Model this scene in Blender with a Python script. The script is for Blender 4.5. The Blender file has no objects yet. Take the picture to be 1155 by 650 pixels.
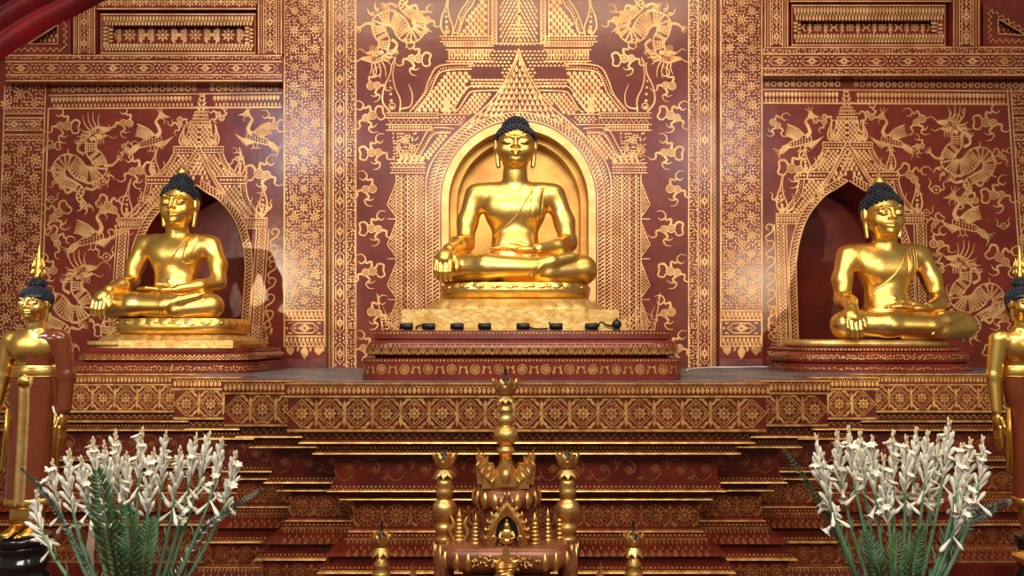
import bpy, math, random
import numpy as np
from mathutils import Vector, Matrix
from mathutils.bvhtree import BVHTree

PI = math.pi
sc = bpy.context.scene
COL = sc.collection
# ------------------------------------------------------------------ camera
F = 834.0            # focal length in pixels of the 1155 wide frame
EYE = 1.5
PITCH = math.radians(4.0)
CT, ST = math.cos(PITCH), math.sin(PITCH)

def P(px, py, D):
    """world point at distance Y = D seen at photo pixel (px, py)"""
    u = (px - 577.5) / F
    v = (325.0 - py) / F
    dy = CT - v * ST
    dz = ST + v * CT
    t = D / dy
    return Vector((u * t, D, EYE + dz * t))

def ZY(py, D):
    return P(577.5, py, D).z

cam_d = bpy.data.cameras.new('camera')
cam = bpy.data.objects.new('camera', cam_d)
COL.objects.link(cam)
cam.location = (0, 0, EYE)
cam.rotation_euler = (PI / 2 + PITCH, 0, 0)
cam_d.sensor_width = 36.0
cam_d.lens = F / 1155.0 * 36.0
cam_d.clip_start = 0.05
sc.camera = cam

# ------------------------------------------------------------------ materials
def mat(name, col, metal=0.0, rough=0.5, col2=None, nscale=6.0, bump=0.0, bscale=60.0, spec=0.5, coat=0.0,
        sheen=None, contrast=(0.35, 0.65), detail=4.0, trans=0.0, rough2=None):
    m = bpy.data.materials.new(name)
    m.use_nodes = True
    nt = m.node_tree
    b = nt.nodes['Principled BSDF']
    b.inputs['Base Color'].default_value = (*col, 1)
    b.inputs['Metallic'].default_value = metal
    b.inputs['Roughness'].default_value = rough
    b.inputs['Specular IOR Level'].default_value = spec
    b.inputs['Coat Weight'].default_value = coat
    b.inputs['Coat Roughness'].default_value = 0.12
    if trans:
        b.inputs['Subsurface Weight'].default_value = trans
        b.inputs['Subsurface Radius'].default_value = (0.01, 0.008, 0.005)
    tc = nt.nodes.new('ShaderNodeTexCoord')
    if col2 is not None or rough2 is not None:
        n = nt.nodes.new('ShaderNodeTexNoise')
        n.inputs['Scale'].default_value = nscale
        n.inputs['Detail'].default_value = detail
        nt.links.new(tc.outputs['Object'], n.inputs['Vector'])
        mr = nt.nodes.new('ShaderNodeMapRange')
        mr.inputs[1].default_value = contrast[0]
        mr.inputs[2].default_value = contrast[1]
        nt.links.new(n.outputs['Fac'], mr.inputs[0])
        if col2 is not None:
            mx = nt.nodes.new('ShaderNodeMix')
            mx.data_type = 'RGBA'
            mx.inputs[6].default_value = (*col, 1)
            mx.inputs[7].default_value = (*col2, 1)
            nt.links.new(mr.outputs[0], mx.inputs[0])
            nt.links.new(mx.outputs[2], b.inputs['Base Color'])
        if rough2 is not None:
            mq = nt.nodes.new('ShaderNodeMapRange')
            mq.inputs[3].default_value = rough
            mq.inputs[4].default_value = rough2
            nt.links.new(mr.outputs[0], mq.inputs[0])
            nt.links.new(mq.outputs[0], b.inputs['Roughness'])
    if bump:
        n2 = nt.nodes.new('ShaderNodeTexNoise')
        n2.inputs['Scale'].default_value = bscale
        n2.inputs['Detail'].default_value = 3.0
        nt.links.new(tc.outputs['Object'], n2.inputs['Vector'])
        bp = nt.nodes.new('ShaderNodeBump')
        bp.inputs['Strength'].default_value = bump
        bp.inputs['Distance'].default_value = 0.01
        nt.links.new(n2.outputs['Fac'], bp.inputs['Height'])
        nt.links.new(bp.outputs['Normal'], b.inputs['Normal'])
    return m

M_RED = mat('red_lacquer', (0.20, 0.028, 0.017), 0, 0.24, (0.13, 0.017, 0.012), 5.0, 0.16, 9.0, spec=0.45)
M_ALT = mat('altar_red_lacquer', (0.165, 0.017, 0.007), 0, 0.30, (0.085, 0.009, 0.005), 7.0, 0.15, 26.0)
M_GILT = mat('stencilled_gold_leaf', (0.80, 0.475, 0.20), 0.4, 0.40, (0.56, 0.28, 0.10), 9.0, 0.0)
M_AGILT = mat('altar_gold_leaf', (0.88, 0.53, 0.17), 0.6, 0.36, (0.50, 0.22, 0.06), 24.0, 0.0)
M_MGILT = mat('mid_gold_leaf', (0.60, 0.29, 0.085), 0.6, 0.36, (0.32, 0.11, 0.03), 30.0, 0.0)  # darker gold tone for the flower and lotus bands
M_DGILT = mat('shaded_old_gold_leaf', (0.38, 0.15, 0.05), 0.5, 0.40, (0.20, 0.06, 0.02), 18.0, 0.0)  # waist scrolls: old leaf, with shade under the cornice mixed into the colour
M_GOLD = mat('polished_gold', (0.93, 0.65, 0.21), 1.0, 0.29, (0.84, 0.52, 0.12), 7.0, 0.06, 30.0, rough2=0.40)
M_GOLDW = mat('worn_gold', (0.88, 0.62, 0.25), 0.8, 0.40, (0.60, 0.35, 0.09), 12.0, 0.25, 35.0, rough2=0.52)
M_NICHE = mat('gilded_plaster', (0.66, 0.40, 0.085), 0.6, 0.40, (0.46, 0.20, 0.045), 4.0, 0.12, 14.0)
M_PATCH = mat('pale_gilding', (0.85, 0.62, 0.27), 0.5, 0.5, (0.74, 0.45, 0.15), 10.0, 0.2, 30.0)
M_HAIR = mat('blue_black_hair', (0.013, 0.019, 0.042), 0, 0.40, (0.004, 0.006, 0.014), 30.0)
M_DECK = mat('grey_slab', (0.15, 0.15, 0.175), 0, 0.45, (0.07, 0.07, 0.085), 5.0, 0.2, 40.0)
M_BLACK = mat('black_lacquer', (0.008, 0.008, 0.010), 0, 0.16, coat=0.5)
M_BLK2 = mat('black_metal', (0.012, 0.011, 0.010), 0.2, 0.4)
M_ROBE = mat('brown_red_enamel', (0.20, 0.042, 0.014), 0, 0.22, (0.16, 0.032, 0.011), 4.0, coat=0.4)
M_GOLDS = mat('bright_gold_paint', (0.93, 0.64, 0.19), 1.0, 0.31, (0.86, 0.54, 0.13), 8.0, 0.04, 30.0)
M_EYE = mat('white_inlay', (0.75, 0.70, 0.60), 0, 0.3)
M_DARK = mat('dark_line', (0.03, 0.015, 0.008), 0, 0.5)
M_BROWN = mat('brown_lacquer', (0.26, 0.085, 0.035), 0.15, 0.34, (0.15, 0.036, 0.014), 14.0, 0.15, 40.0)
M_SGOLD = mat('stand_gold', (0.90, 0.60, 0.20), 0.9, 0.30, (0.58, 0.30, 0.08), 26.0, 0.15, 60.0, rough2=0.42)
M_CLOTH = mat('red_cloth', (0.13, 0.001, 0.003), 0, 0.6, (0.05, 0.0006, 0.0015), 3.0, spec=0.2)
M_FLOOR = mat('red_carpet', (0.12, 0.02, 0.015), 0, 0.8, (0.09, 0.015, 0.012), 12.0)
M_WIRE = mat('white_cable', (0.62, 0.60, 0.58), 0, 0.45)
M_PETAL = mat('white_petal', (0.86, 0.83, 0.72), 0, 0.5, (0.72, 0.74, 0.55), 40.0, contrast=(0.45, 0.75))
M_BUD = mat('cream_bud', (0.74, 0.60, 0.40), 0, 0.5, (0.52, 0.46, 0.25), 40.0)
M_STEM = mat('pale_green_stem', (0.17, 0.31, 0.17), 0, 0.5, (0.09, 0.21, 0.11), 9.0)
M_LEAF = mat('dark_green_leaf', (0.030, 0.095, 0.025), 0, 0.42, (0.016, 0.055, 0.016), 14.0)
M_LEAF2 = mat('grey_green_leaf', (0.15, 0.23, 0.19), 0, 0.45, (0.02, 0.045, 0.03), 26.0, contrast=(0.45, 0.55))
M_LEAF3 = mat('mid_green_leaf', (0.06, 0.16, 0.045), 0, 0.45, (0.03, 0.09, 0.03), 12.0)
M_VASE = mat('ceramic_vase', (0.55, 0.42, 0.33), 0, 0.25)
M_WOOD = mat('dark_wood', (0.07, 0.022, 0.012), 0, 0.4, (0.04, 0.012, 0.008), 8.0)
M_CANDLE = mat('pale_candle', (0.62, 0.43, 0.33), 0, 0.45, trans=0.1)

# ------------------------------------------------------------------ mesh builder
class MB:
    def __init__(s):
        s.v = []; s.f = []; s.m = []; s.sm = []
    def add(s, vs, fs, m=0, smooth=False):
        o = len(s.v)
        s.v.extend(vs)
        for f in fs:
            s.f.append(tuple(i + o for i in f)); s.m.append(m); s.sm.append(smooth)
    def quad(s, a, b, c, d, m=0):
        s.add([a, b, c, d], [(0, 1, 2, 3)], m)
    def box(s, x0, x1, y0, y1, z0, z1, m=0):
        vs = [(x0, y0, z0), (x1, y0, z0), (x1, y1, z0), (x0, y1, z0), (x0, y0, z1), (x1, y0, z1), (x1, y1, z1), (x0, y1, z1)]
        s.add(vs, [(0, 3, 2, 1), (4, 5, 6, 7), (0, 1, 5, 4), (1, 2, 6, 5), (2, 3, 7, 6), (3, 0, 4, 7)], m)
    def boxpx(s, x0, y0, x1, y1, D, depth, m=0):
        """box whose front face is the pixel rectangle at distance D"""
        q = [P(x0, y1, D), P(x1, y1, D), P(x1, y0, D), P(x0, y0, D)]
        r = [p + Vector((0, depth, 0)) for p in q]
        s.add(q + r, [(0, 1, 2, 3), (7, 6, 5, 4), (0, 4, 5, 1), (1, 5, 6, 2), (2, 6, 7, 3), (3, 7, 4, 0)], m)
    def loops(s, rings, m=0, smooth=True, closed=True, cap0=False, cap1=False):
        n = len(rings[0]); o = len(s.v)
        for r in rings: s.v.extend(r)
        k = n if closed else n - 1
        for i in range(len(rings) - 1):
            for j in range(k):
                a = o + i * n + j; b = o + i * n + (j + 1) % n
                s.f.append((a, b, b + n, a + n)); s.m.append(m); s.sm.append(smooth)
        if cap0: s.f.append(tuple(o + j for j in range(n))[::-1]); s.m.append(m); s.sm.append(False)
        if cap1: s.f.append(tuple(o + (len(rings) - 1) * n + j for j in range(n))); s.m.append(m); s.sm.append(False)
    def lathe(s, prof, c=(0, 0, 0), n=20, m=0, sy=1.0, smooth=True, rot0=0.0):
        rings = []
        for r, z in prof:
            rings.append([(c[0] + r * math.cos(rot0 + 2 * PI * j / n), c[1] + sy * r * math.sin(rot0 + 2 * PI * j / n), c[2] + z) for j in range(n)])
        s.loops(rings, m, smooth, True, True, True)
    def tube(s, pts, rad, n=8, m=0, smooth=True):
        pts = [Vector(p) for p in pts]
        if not hasattr(rad, '__len__'): rad = [rad] * len(pts)
        rings = []; up = Vector((0, 0, 1)); prev = None
        for i, p in enumerate(pts):
            t = (pts[min(i + 1, len(pts) - 1)] - pts[max(i - 1, 0)])
            if t.length < 1e-9: t = Vector((0, 0, 1))
            t.normalize()
            if prev is None:
                a = t.orthogonal().normalized()
            else:
                a = (prev - t * prev.dot(t)).normalized()
            prev = a; b = t.cross(a)
            rings.append([tuple(p + (a * math.cos(2 * PI * j / n) + b * math.sin(2 * PI * j / n)) * rad[i]) for j in range(n)])
        s.loops(rings, m, smooth, True, True, True)
    def ball(s, c, r, n=8, k=5, m=0):
        if not hasattr(r, '__len__'): r = (r, r, r)
        rings = []
        for i in range(1, k):
            a = PI * i / k - PI / 2
            rings.append([(c[0] + r[0] * math.cos(a) * math.cos(2 * PI * j / n), c[1] + r[1] * math.cos(a) * math.sin(2 * PI * j / n), c[2] + r[2] * math.sin(a)) for j in range(n)])
        o = len(s.v)
        s.loops(rings, m, True)
        b = len(s.v); s.v.append((c[0], c[1], c[2] - r[2])); s.v.append((c[0], c[1], c[2] + r[2]))
        last = o + (k - 2) * n
        for j in range(n):
            s.f.append((b, o + (j + 1) % n, o + j)); s.m.append(m); s.sm.append(True)
            s.f.append((b + 1, last + j, last + (j + 1) % n)); s.m.append(m); s.sm.append(True)
    def build(s, name, mats, parent=None, loc=None):
        if not isinstance(mats, (list, tuple)): mats = [mats]
        me = bpy.data.meshes.new(name)
        me.from_pydata([tuple(p) for p in s.v], [], s.f)
        for x in mats: me.materials.append(x)
        me.polygons.foreach_set('material_index', s.m)
        me.polygons.foreach_set('use_smooth', s.sm)
        me.update()
        o = bpy.data.objects.new(name, me)
        COL.objects.link(o)
        if parent is not None: o.parent = parent
        if loc is not None: o.location = loc
        return o

def empty(name, loc, label, cat, group=None, rz=0.0):
    o = bpy.data.objects.new(name, None)
    o.empty_display_size = 0.05
    COL.objects.link(o)
    o.location = loc; o.rotation_euler = (0, 0, rz)
    tag(o, label, cat, group)
    return o

def tag(o, label, cat, group=None):
    o['label'] = label; o['category'] = cat
    if group: o['group'] = group
    return o

def struct(o, label=None):
    o['kind'] = 'structure'
    if label:
        o['label'] = label; o['category'] = o.name.split('_')[0]
    return o

def cr(pts, n=5, closed=False):
    """Catmull-Rom through points of any dimension"""
    L = len(pts); out = []
    if L < 3 and not closed: return [tuple(p) for p in pts]
    rng_ = range(L) if closed else range(L - 1)
    for i in rng_:
        if closed:
            p0, p1, p2, p3 = pts[(i - 1) % L], pts[i], pts[(i + 1) % L], pts[(i + 2) % L]
        else:
            p0, p1, p2, p3 = pts[max(i - 1, 0)], pts[i], pts[i + 1], pts[min(i + 2, L - 1)]
        for k in range(n):
            t = k / n
            out.append(tuple(0.5 * (2 * b + (c - a) * t + (2 * a - 5 * b + 4 * c - d) * t * t + (3 * b - a - 3 * c + d) * t ** 3)
                             for a, b, c, d in zip(p0, p1, p2, p3)))
    if not closed: out.append(tuple(pts[-1]))
    return out

def inside(poly, x, y):
    c = False; j = len(poly) - 1
    for i in range(len(poly)):
        xi, yi = poly[i]; xj, yj = poly[j]
        if (yi > y) != (yj > y) and x < (xj - xi) * (y - yi) / (yj - yi) + xi: c = not c
        j = i
    return c

# ------------------------------------------------------------------ ornament painter (v axis points down)
class Orn:
    def __init__(s, mb, mapf, g=1, r=0, lift=0.0014):
        s.mb = mb; s.f = mapf; s.g = g; s.r = r; s.lift = lift; s.cut = None; s.k = 0
    def up(s, h):
        s.k += 1
        return s.lift * h + (s.k % 23) * 3e-5
    def poly(s, pts, h=1, m=None):
        hh = s.up(h)
        vs = [tuple(s.f(x, y, hh)) for x, y in pts]
        s.mb.add(vs, [tuple(range(len(vs)))], s.g if m is None else m)
    def stroke(s, pts, w, h=1, m=None, w2=None, smooth=True, closed=False, n=4, wm=None):
        if smooth and len(pts) > 2: pts = cr(pts, n, closed)
        if closed: pts = list(pts) + [pts[0]]
        L = len(pts); vs = []; hh = s.up(h)
        for i, (x, y) in enumerate(pts):
            if closed and i in (0, L - 1):
                a = pts[L - 2]; b = pts[1]
            else:
                a = pts[max(i - 1, 0)]; b = pts[min(i + 1, L - 1)]
            dx, dy = b[0] - a[0], b[1] - a[1]
            l = math.hypot(dx, dy) or 1e-6
            t = i / (L - 1)
            if wm is not None:
                ww = w * (1 - t) ** 1 * 1.0 + (wm - w) * 4 * t * (1 - t) * 0.5 + (w2 if w2 is not None else w) * t
            else:
                ww = w if w2 is None else w + (w2 - w) * t
            nx, ny = -dy / l * ww / 2, dx / l * ww / 2
            vs.append(tuple(s.f(x + nx, y + ny, hh))); vs.append(tuple(s.f(x - nx, y - ny, hh)))
        s.mb.add(vs, [(2 * i, 2 * i + 1, 2 * i + 3, 2 * i + 2) for i in range(L - 1)], s.g if m is None else m)
    def disc(s, x, y, r, n=8, h=1, m=None):
        s.poly([(x + r * math.cos(2 * PI * i / n), y + r * math.sin(2 * PI * i / n)) for i in range(n)], h, m)
    def ring(s, x, y, r, w, n=12, h=1, m=None):
        s.stroke([(x + r * math.cos(2 * PI * i / n), y + r * math.sin(2 * PI * i / n)) for i in range(n)], w, h, m, smooth=False, closed=True)
    def drop(s, x, y, a, L, W, h=1, m=None):
        """leaf with its base at x,y pointing along angle a"""
        c, q = math.cos(a), math.sin(a)
        s.poly([(x + c * l - q * w, y + q * l + c * w) for l, w in ((0, -W * .15), (L * .3, -W * .5), (L * .62, -W * .38), (L, 0), (L * .62, W * .38), (L * .3, W * .5), (0, W * .15))], h, m)
    def dia(s, x, y, a, b, h=1, m=None):
        s.poly([(x - a, y), (x, y - b), (x + a, y), (x, y + b)], h, m)
    def rect(s, x0, y0, x1, y1, h=1, m=None):
        s.poly([(x0, y0), (x1, y0), (x1, y1), (x0, y1)], h, m)
    def line(s, x0, y0, x1, y1, w, h=1, m=None):
        s.stroke([(x0, y0), (x1, y1)], w, h, m, smooth=False)
    def rose(s, x, y, r, n=8, a0=0.0):
        for i in range(n):
            a = a0 + 2 * PI * i / n
            s.drop(x + .32 * r * math.cos(a), y + .32 * r * math.sin(a), a, r * .68, r * 2.6 / n * 1.05)
        s.disc(x, y, r * .26, 6)
    def along(s, path, step, fn, off=0.0):
        """fn(x, y, direction angle, index) every step along a polyline, moved off to its side"""
        acc = step * .5; i = 0
        for a, b in zip(path[:-1], path[1:]):
            l = math.hypot(b[0] - a[0], b[1] - a[1])
            if l < 1e-9: continue
            ang = math.atan2(b[1] - a[1], b[0] - a[0])
            while acc <= l:
                t = acc / l
                fn(a[0] + (b[0] - a[0]) * t - math.sin(ang) * off, a[1] + (b[1] - a[1]) * t + math.cos(ang) * off, ang, i)
                i += 1; acc += step
            acc -= l
    def fill(s, poly, dx, dy, fn, stag=True):
        xs = [p[0] for p in poly]; ys = [p[1] for p in poly]
        y = min(ys) + dy * .5; k = 0
        while y < max(ys):
            x = min(xs) + (dx * .5 if (k % 2 and stag) else 0) + dx * .25
            while x < max(xs):
                if inside(poly, x, y): fn(x, y)
                x += dx
            y += dy; k += 1
    # ---- compound ornaments
    def scales(s, poly, d=6.0):
        w = d * .37
        def one(x, y):
            s.poly([(x - w, y - w * .5), (x - w * .4, y - w * .95), (x + w * .5, y - w * .9), (x + w, y - w * .3), (x + w * .9, y + w * .6), (x + w * .2, y + w * .95), (x - w * .8, y + w * .5)])
        s.fill(poly, d, d * .62, one)
    def lattice(s, poly, d=5.0):
        s.fill(poly, d, d * .5, lambda x, y: s.dia(x, y, d * .33, d * .33))
    def dots(s, path, step, r, off=0.0):
        s.along(path, step, lambda x, y, a, i: s.disc(x, y, r, 5), off)
    def drops(s, path, step, L, W, side=1, off=0.0):
        s.along(path, step, lambda x, y, a, i: s.drop(x, y, a + side * PI / 2, L, W), off)
    def slant(s, path, step, L, W, off=0.0):
        s.along(path, step, lambda x, y, a, i: (s.drop(x, y, a + 0.9, L, W), s.drop(x, y, a - 2.3, L * .8, W * .8)), off)
    def zig(s, path, step, amp, w, off=0.0):
        pts = []
        s.along(path, step, lambda x, y, a, i: pts.append((x - math.sin(a) * (amp if i % 2 else -amp), y + math.cos(a) * (amp if i % 2 else -amp))), off)
        if len(pts) > 1: s.stroke(pts, w, smooth=False)
    def floral(s, x0, y0, x1, y1, seed=1, fr=7.0, fs=20.0, d=4.0, cut=None, flowers=True):
        R = random.Random(seed); cs = []
        if flowers:
            y = y0 + fs * .5; k = 0; W = x1 - x0
            while y < y1:
                if W < 2.2 * fr: xs = [x0 + W / 2]
                elif k % 2: xs = [x0 + W * .22, x0 + W * .78] if W < 70 else [x0 + fs * (i + .5) for i in range(int(W / fs))]
                else: xs = [x0 + W * .5] if W < 70 else [x0 + fs * i for i in range(1, int(W / fs))]
                for x in xs:
                    x += R.uniform(-1, 1); yy = y + R.uniform(-1, 1)
                    if cut and not inside(cut, x, yy): continue
                    q = fr * R.uniform(.85, 1.1)
                    s.rose(x, yy, q, 8, R.random()); cs.append((x, yy, q))
                y += fs * .62; k += 1
        y = y0 + d * .4
        while y < y1:
            x = x0 + d * .4
            while x < x1:
                px, py = x + R.uniform(-1, 1) * d * .3, y + R.uniform(-1, 1) * d * .3
                if (not cut or inside(cut, px, py)) and all((px - c[0]) ** 2 + (py - c[1]) ** 2 > (c[2] * .95) ** 2 for c in cs):
                    a = R.random() * 2 * PI; L = d * R.uniform(.75, 1.15)
                    s.drop(px - math.cos(a) * L * .5, py - math.sin(a) * L * .5, a, L, d * .46)
                x += d
            y += d
    def hexband(s, x0, y0, x1, y1, n=None, vert=False):
        """long band of elongated hexagons with flowers and crosses between them"""
        def q(u, v): return (v, u) if vert else (u, v)
        a0, a1, b0, b1 = (y0, y1, x0, x1) if vert else (x0, x1, y0, y1)
        h = b1 - b0; c = (b0 + b1) / 2; L = a1 - a0
        n = n or max(1, round(L / (h * 2.1))); T = L / n
        for i in range(n):
            u = a0 + (i + .5) * T; e = T * .36
            s.stroke([q(u - e, c), q(u - e * .55, c - h * .36), q(u + e * .55, c - h * .36), q(u + e, c), q(u + e * .55, c + h * .36), q(u - e * .55, c + h * .36)], h * .085, smooth=False, closed=True)
            for k in range(8):
                a = k * PI / 4; L_ = (h * .26 if k % 2 else h * .3)
                x, y = q(u + math.cos(a) * h * .09 * 1.2, c + math.sin(a) * h * .07)
                s.drop(x, y, (PI / 2 - a) if vert else a, L_ * (1.5 if k in (0, 4) else 1), h * .17)
            for sg in (-1, 1):
                x, y = q(u + sg * e * .68, c); s.disc(x, y, h * .07, 5)
            u2 = a0 + i * T
            for dx_, dy_ in ((0, -.30), (0, .30), (.16, 0), (-.16, 0)):
                uu = u2 + dx_ * h; 
                if uu < a0 + .02 * h or uu > a1: continue
                x, y = q(uu, c + dy_ * h); s.dia(x, y, h * .10, h * .13)
            for sg in (-1, 1):
                for sv in (-1, 1):
                    x, y = q(u + sg * T * .42, c + sv * h * .40)
                    s.drop(x, y, math.atan2(*( (sg * -1, -sv * .3) if vert else (-sv * .3, sg * -1))), h * .28, h * .13)
                    x, y = q(u + sg * T * .33, c + sv * h * .43); s.disc(x, y, h * .05, 4)
    def kranok(s, x, y, a, L, W, curl=1):
        """flame leaf with a curled tip and side teeth"""
        c, q = math.cos(a), math.sin(a)
        def t(l, w): return (x + c * l - q * w * curl, y + q * l + c * w * curl)
        s.stroke([t(0, 0), t(L * .3, W * .32), t(L * .62, W * .12), t(L, -W * .35)], W * .5, w2=W * .06, n=4)
        for l in (.12, .34, .56):
            s.stroke([t(L * l, W * .25), t(L * (l + .12), W * .55), t(L * (l + .26), W * .45)], W * .18, w2=W * .04, n=3)
    def horn(s, x, y, h, fx=1, w=8.0):
        """roof end finial: big curved flame with scroll base and a little flame beside it"""
        def t(u, v): return (x + fx * u, y - v)
        s.stroke([t(0, 0), t(-w * .7, h * .18), t(-w * .55, h * .45), t(0, h * .68), t(w * .15, h * .85), t(w * .55, h)], 2.2, w2=.8)
        s.stroke([t(w * .9, 0), t(w * .95, h * .22), t(w * .45, h * .45), t(w * .25, h * .7), t(w * .55, h)], 1.8, w2=.8)
        for k in range(6):
            l = .08 + .12 * k
            s.disc(*t(w * (.15 - .04 * k), h * l), max(.7, 2.2 - .28 * k), 6)
        s.stroke([t(w * .9, h * .05), t(w * 1.9, h * .1), t(w * 2.1, h * .3), t(w * 1.75, h * .5)], 2.0, w2=.6)
        s.ring(*t(w * .2, h * .1), w * .3, 1.1, 8)
    def cloud(s, x, y, k=1.0, fx=1, rot=0.0, var=0):
        c, q = math.cos(rot), math.sin(rot)
        def t(u, v): return (x + k * (c * u * fx - q * v), y + k * (q * u * fx + c * v))
        for (u, v, r) in ((0, 0, 5.2), (8.5, 3.5, 4.6)):
            p = t(u, v)
            s.ring(*p, r * k, 1.7 * k); s.ring(*p, r * .52 * k, 1.3 * k, 8); s.disc(*p, 1.1 * k, 5)
        w = 3.3 * k
        if var != 2:
            s.stroke([t(-3, -4), t(-6, -11), t(-13, -11), t(-14, -4), t(-17, 2), t(-11, 6), t(-6, 2)], w * .9, w2=w * .5)
        s.stroke([t(2, -5), t(4, -12), t(10, -9), t(13, -16), t(19, -19), t(25, -16)], w, w2=.6 * k)
        s.stroke([t(12, -11), t(16, -7), t(21, -9)], w * .8, w2=.6 * k)
        if var != 1:
            s.stroke([t(6, 8), t(1, 12), t(5, 18), t(0, 23), t(-7, 22)], w, w2=.6 * k)
            s.stroke([t(3, 16), t(-3, 15), t(-6, 11)], w * .7, w2=.5 * k)
        s.stroke([t(12, 6), t(18, 9), t(16, 15), t(21, 19), t(27, 17)], w, w2=.6 * k)
    def puff(s, x, y, k=1.0, fx=1):
        def t(u, v): return (x + k * u * fx, y + k * v)
        s.ring(*t(0, 0), 4.4 * k, 1.3 * k); s.disc(*t(0, 0), 1.6 * k, 6)
        s.stroke([t(4, 2), t(8, -3), t(6, -8), t(9, -13)], 2.4 * k, w2=.6 * k)
        s.stroke([t(-4, 1), t(-9, -1), t(-8, -7), t(-12, -10)], 2.2 * k, w2=.6 * k)
    def dragon(s, x, y, k=1.0, fx=1, fy=1, rot=0.0):
        c, q = math.cos(rot), math.sin(rot)
        def t(u, v): return (x + k * (c * u * fx - q * v * fy), y + k * (q * u * fx + c * v * fy))
        body = [(3, -32), (3, -20), (10, -11), (13, 0), (3, 7), (-9, 4), (-18, -6), (-28, -7), (-34, 2), (-30, 13), (-18, 19), (-9, 25), (-11, 33), (-4, 41)]
        B = cr(body, 5); L = len(B)
        def wid(i):
            f = i / (L - 1)
            return 11 + 7 * math.sin(min(1, f * 2.2) * PI / 2) if f < .45 else max(3.0, 18 - (f - .45) * 26)
        lft = []; rgt = []
        for i, (u, v) in enumerate(B):
            a = B[max(i - 1, 0)]; b = B[min(i + 1, L - 1)]
            dx, dy = b[0] - a[0], b[1] - a[1]; l = math.hypot(dx, dy)
            w = wid(i) / 2
            lft.append((u - dy / l * w, v + dx / l * w)); rgt.append((u + dy / l * w, v - dx / l * w))
        s.stroke([t(*p) for p in lft], 1.6 * k, smooth=False, h=1.5); s.stroke([t(*p) for p in rgt], 1.6 * k, smooth=False, h=1.5)
        # scales: small leaves in rows along the body, lacquer showing between
        acc = 0.0
        for i in range(1, L):
            acc += math.hypot(B[i][0] - B[i - 1][0], B[i][1] - B[i - 1][1])
            if acc < 2.35: continue
            acc = 0
            w = wid(i); n = max(2, int(w / 2.6))
            ang = math.atan2(B[i][1] - B[i - 1][1], B[i][0] - B[i - 1][0])
            for j in range(n):
                o_ = (j + .5) / n - .5
                u = B[i][0] - math.sin(ang) * o_ * w * .92; v = B[i][1] + math.cos(ang) * o_ * w * .92
                s.dia(*t(u, v), 1.55 * k, 1.5 * k)
        # head
        s.poly([t(*p) for p in ((-2, -36), (2, -44), (9, -48), (17, -47), (26, -46), (24, -42), (17, -40), (22, -37), (15, -33), (8, -33), (3, -30))])
        s.disc(*t(11, -43), 1.6 * k, 6, h=2, m=s.r); s.line(*t(14, -38), *t(24, -42), 1.0 * k, h=2, m=s.r)
        s.line(*t(3, -38), *t(9, -35), 1.0 * k, h=2, m=s.r)
        for q_ in range(4): s.stroke([t(0 + q_ * 2, -34 - q_ * 1.5), t(4 + q_ * 2, -38 - q_), t(3 + q_ * 3, -43 - q_ * .8)], .9 * k, h=2, m=s.r)
        s.stroke([t(8, -41), t(11, -39.5), t(15, -42)], .8 * k, h=2, m=s.r)
        for q_ in range(6): s.stroke([t(-1 - q_ * .3, -40 + q_ * 2.2), t(-6 - q_ * .5, -41 + q_ * 2.6), t(-9 - q_ * .4, -37 + q_ * 2.8)], 1.5 * k, w2=.4 * k)
        for u, v, uu, vv in ((1, -43, -7, -60), (4, -46, -1, -63), (8, -48, 5, -64), (12, -48, 12, -61), (-2, -38, -14, -36), (-1, -35, -12, -30), (1, -41, -10, -45)):
            s.stroke([t(u, v), t((u + uu) / 2 - 1.5, (v + vv) / 2 + 1), t(uu, vv)], 2.0 * k, w2=.5 * k)
        s.stroke([t(25, -45), t(31, -50), t(38, -48), t(40, -43)], 1.2 * k, w2=.5 * k)
        s.stroke([t(22, -37), t(28, -34), t(32, -37)], 1.2 * k, w2=.5 * k)
        for d_ in range(4): s.stroke([t(7 + 3 * d_, -33), t(8 + 3 * d_, -29), t(6 + 3 * d_, -27)], 1.3 * k, w2=.4 * k)
        # legs with claws and flames
        for pts in (((17, -3), (27, -4), (33, -10)), ((-4, 22), (4, 24), (9, 21)), ((-6, 9), (-3, 16), (4, 17)), ((-5, -16), (-12, -20), (-12, -27)), ((-16, 22), (-24, 28), (-28, 22))):
            s.stroke([t(*p) for p in pts], 3.6 * k, w2=2.0 * k)
            e = pts[-1]; p0 = pts[-2]; a = math.atan2(e[1] - p0[1], e[0] - p0[0])
            for da in (-1.0, -.35, .35, 1.0):
                s.stroke([t(*e), t(e[0] + 4 * math.cos(a + da), e[1] + 4 * math.sin(a + da)), t(e[0] + 6.5 * math.cos(a + da * .6), e[1] + 6.5 * math.sin(a + da * .6))], 1.6 * k, w2=.4 * k)
        for u, v, a in ((-20, -14, -1.9), (-40, 0, 3.0), (22, 8, .6), (-36, 12, 2.4), (18, 14, 1.2), (-4, 44, 1.6), (0, 42, .9), (-8, 42, 2.3)):
            s.stroke([t(u, v), t(u + 4 * math.cos(a - .6), v + 4 * math.sin(a - .6)), t(u + 9 * math.cos(a), v + 9 * math.sin(a))], 3.0 * k, w2=.5 * k)
            s.ring(*t(u, v), 2.0 * k, 1.0 * k, 7)
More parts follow.
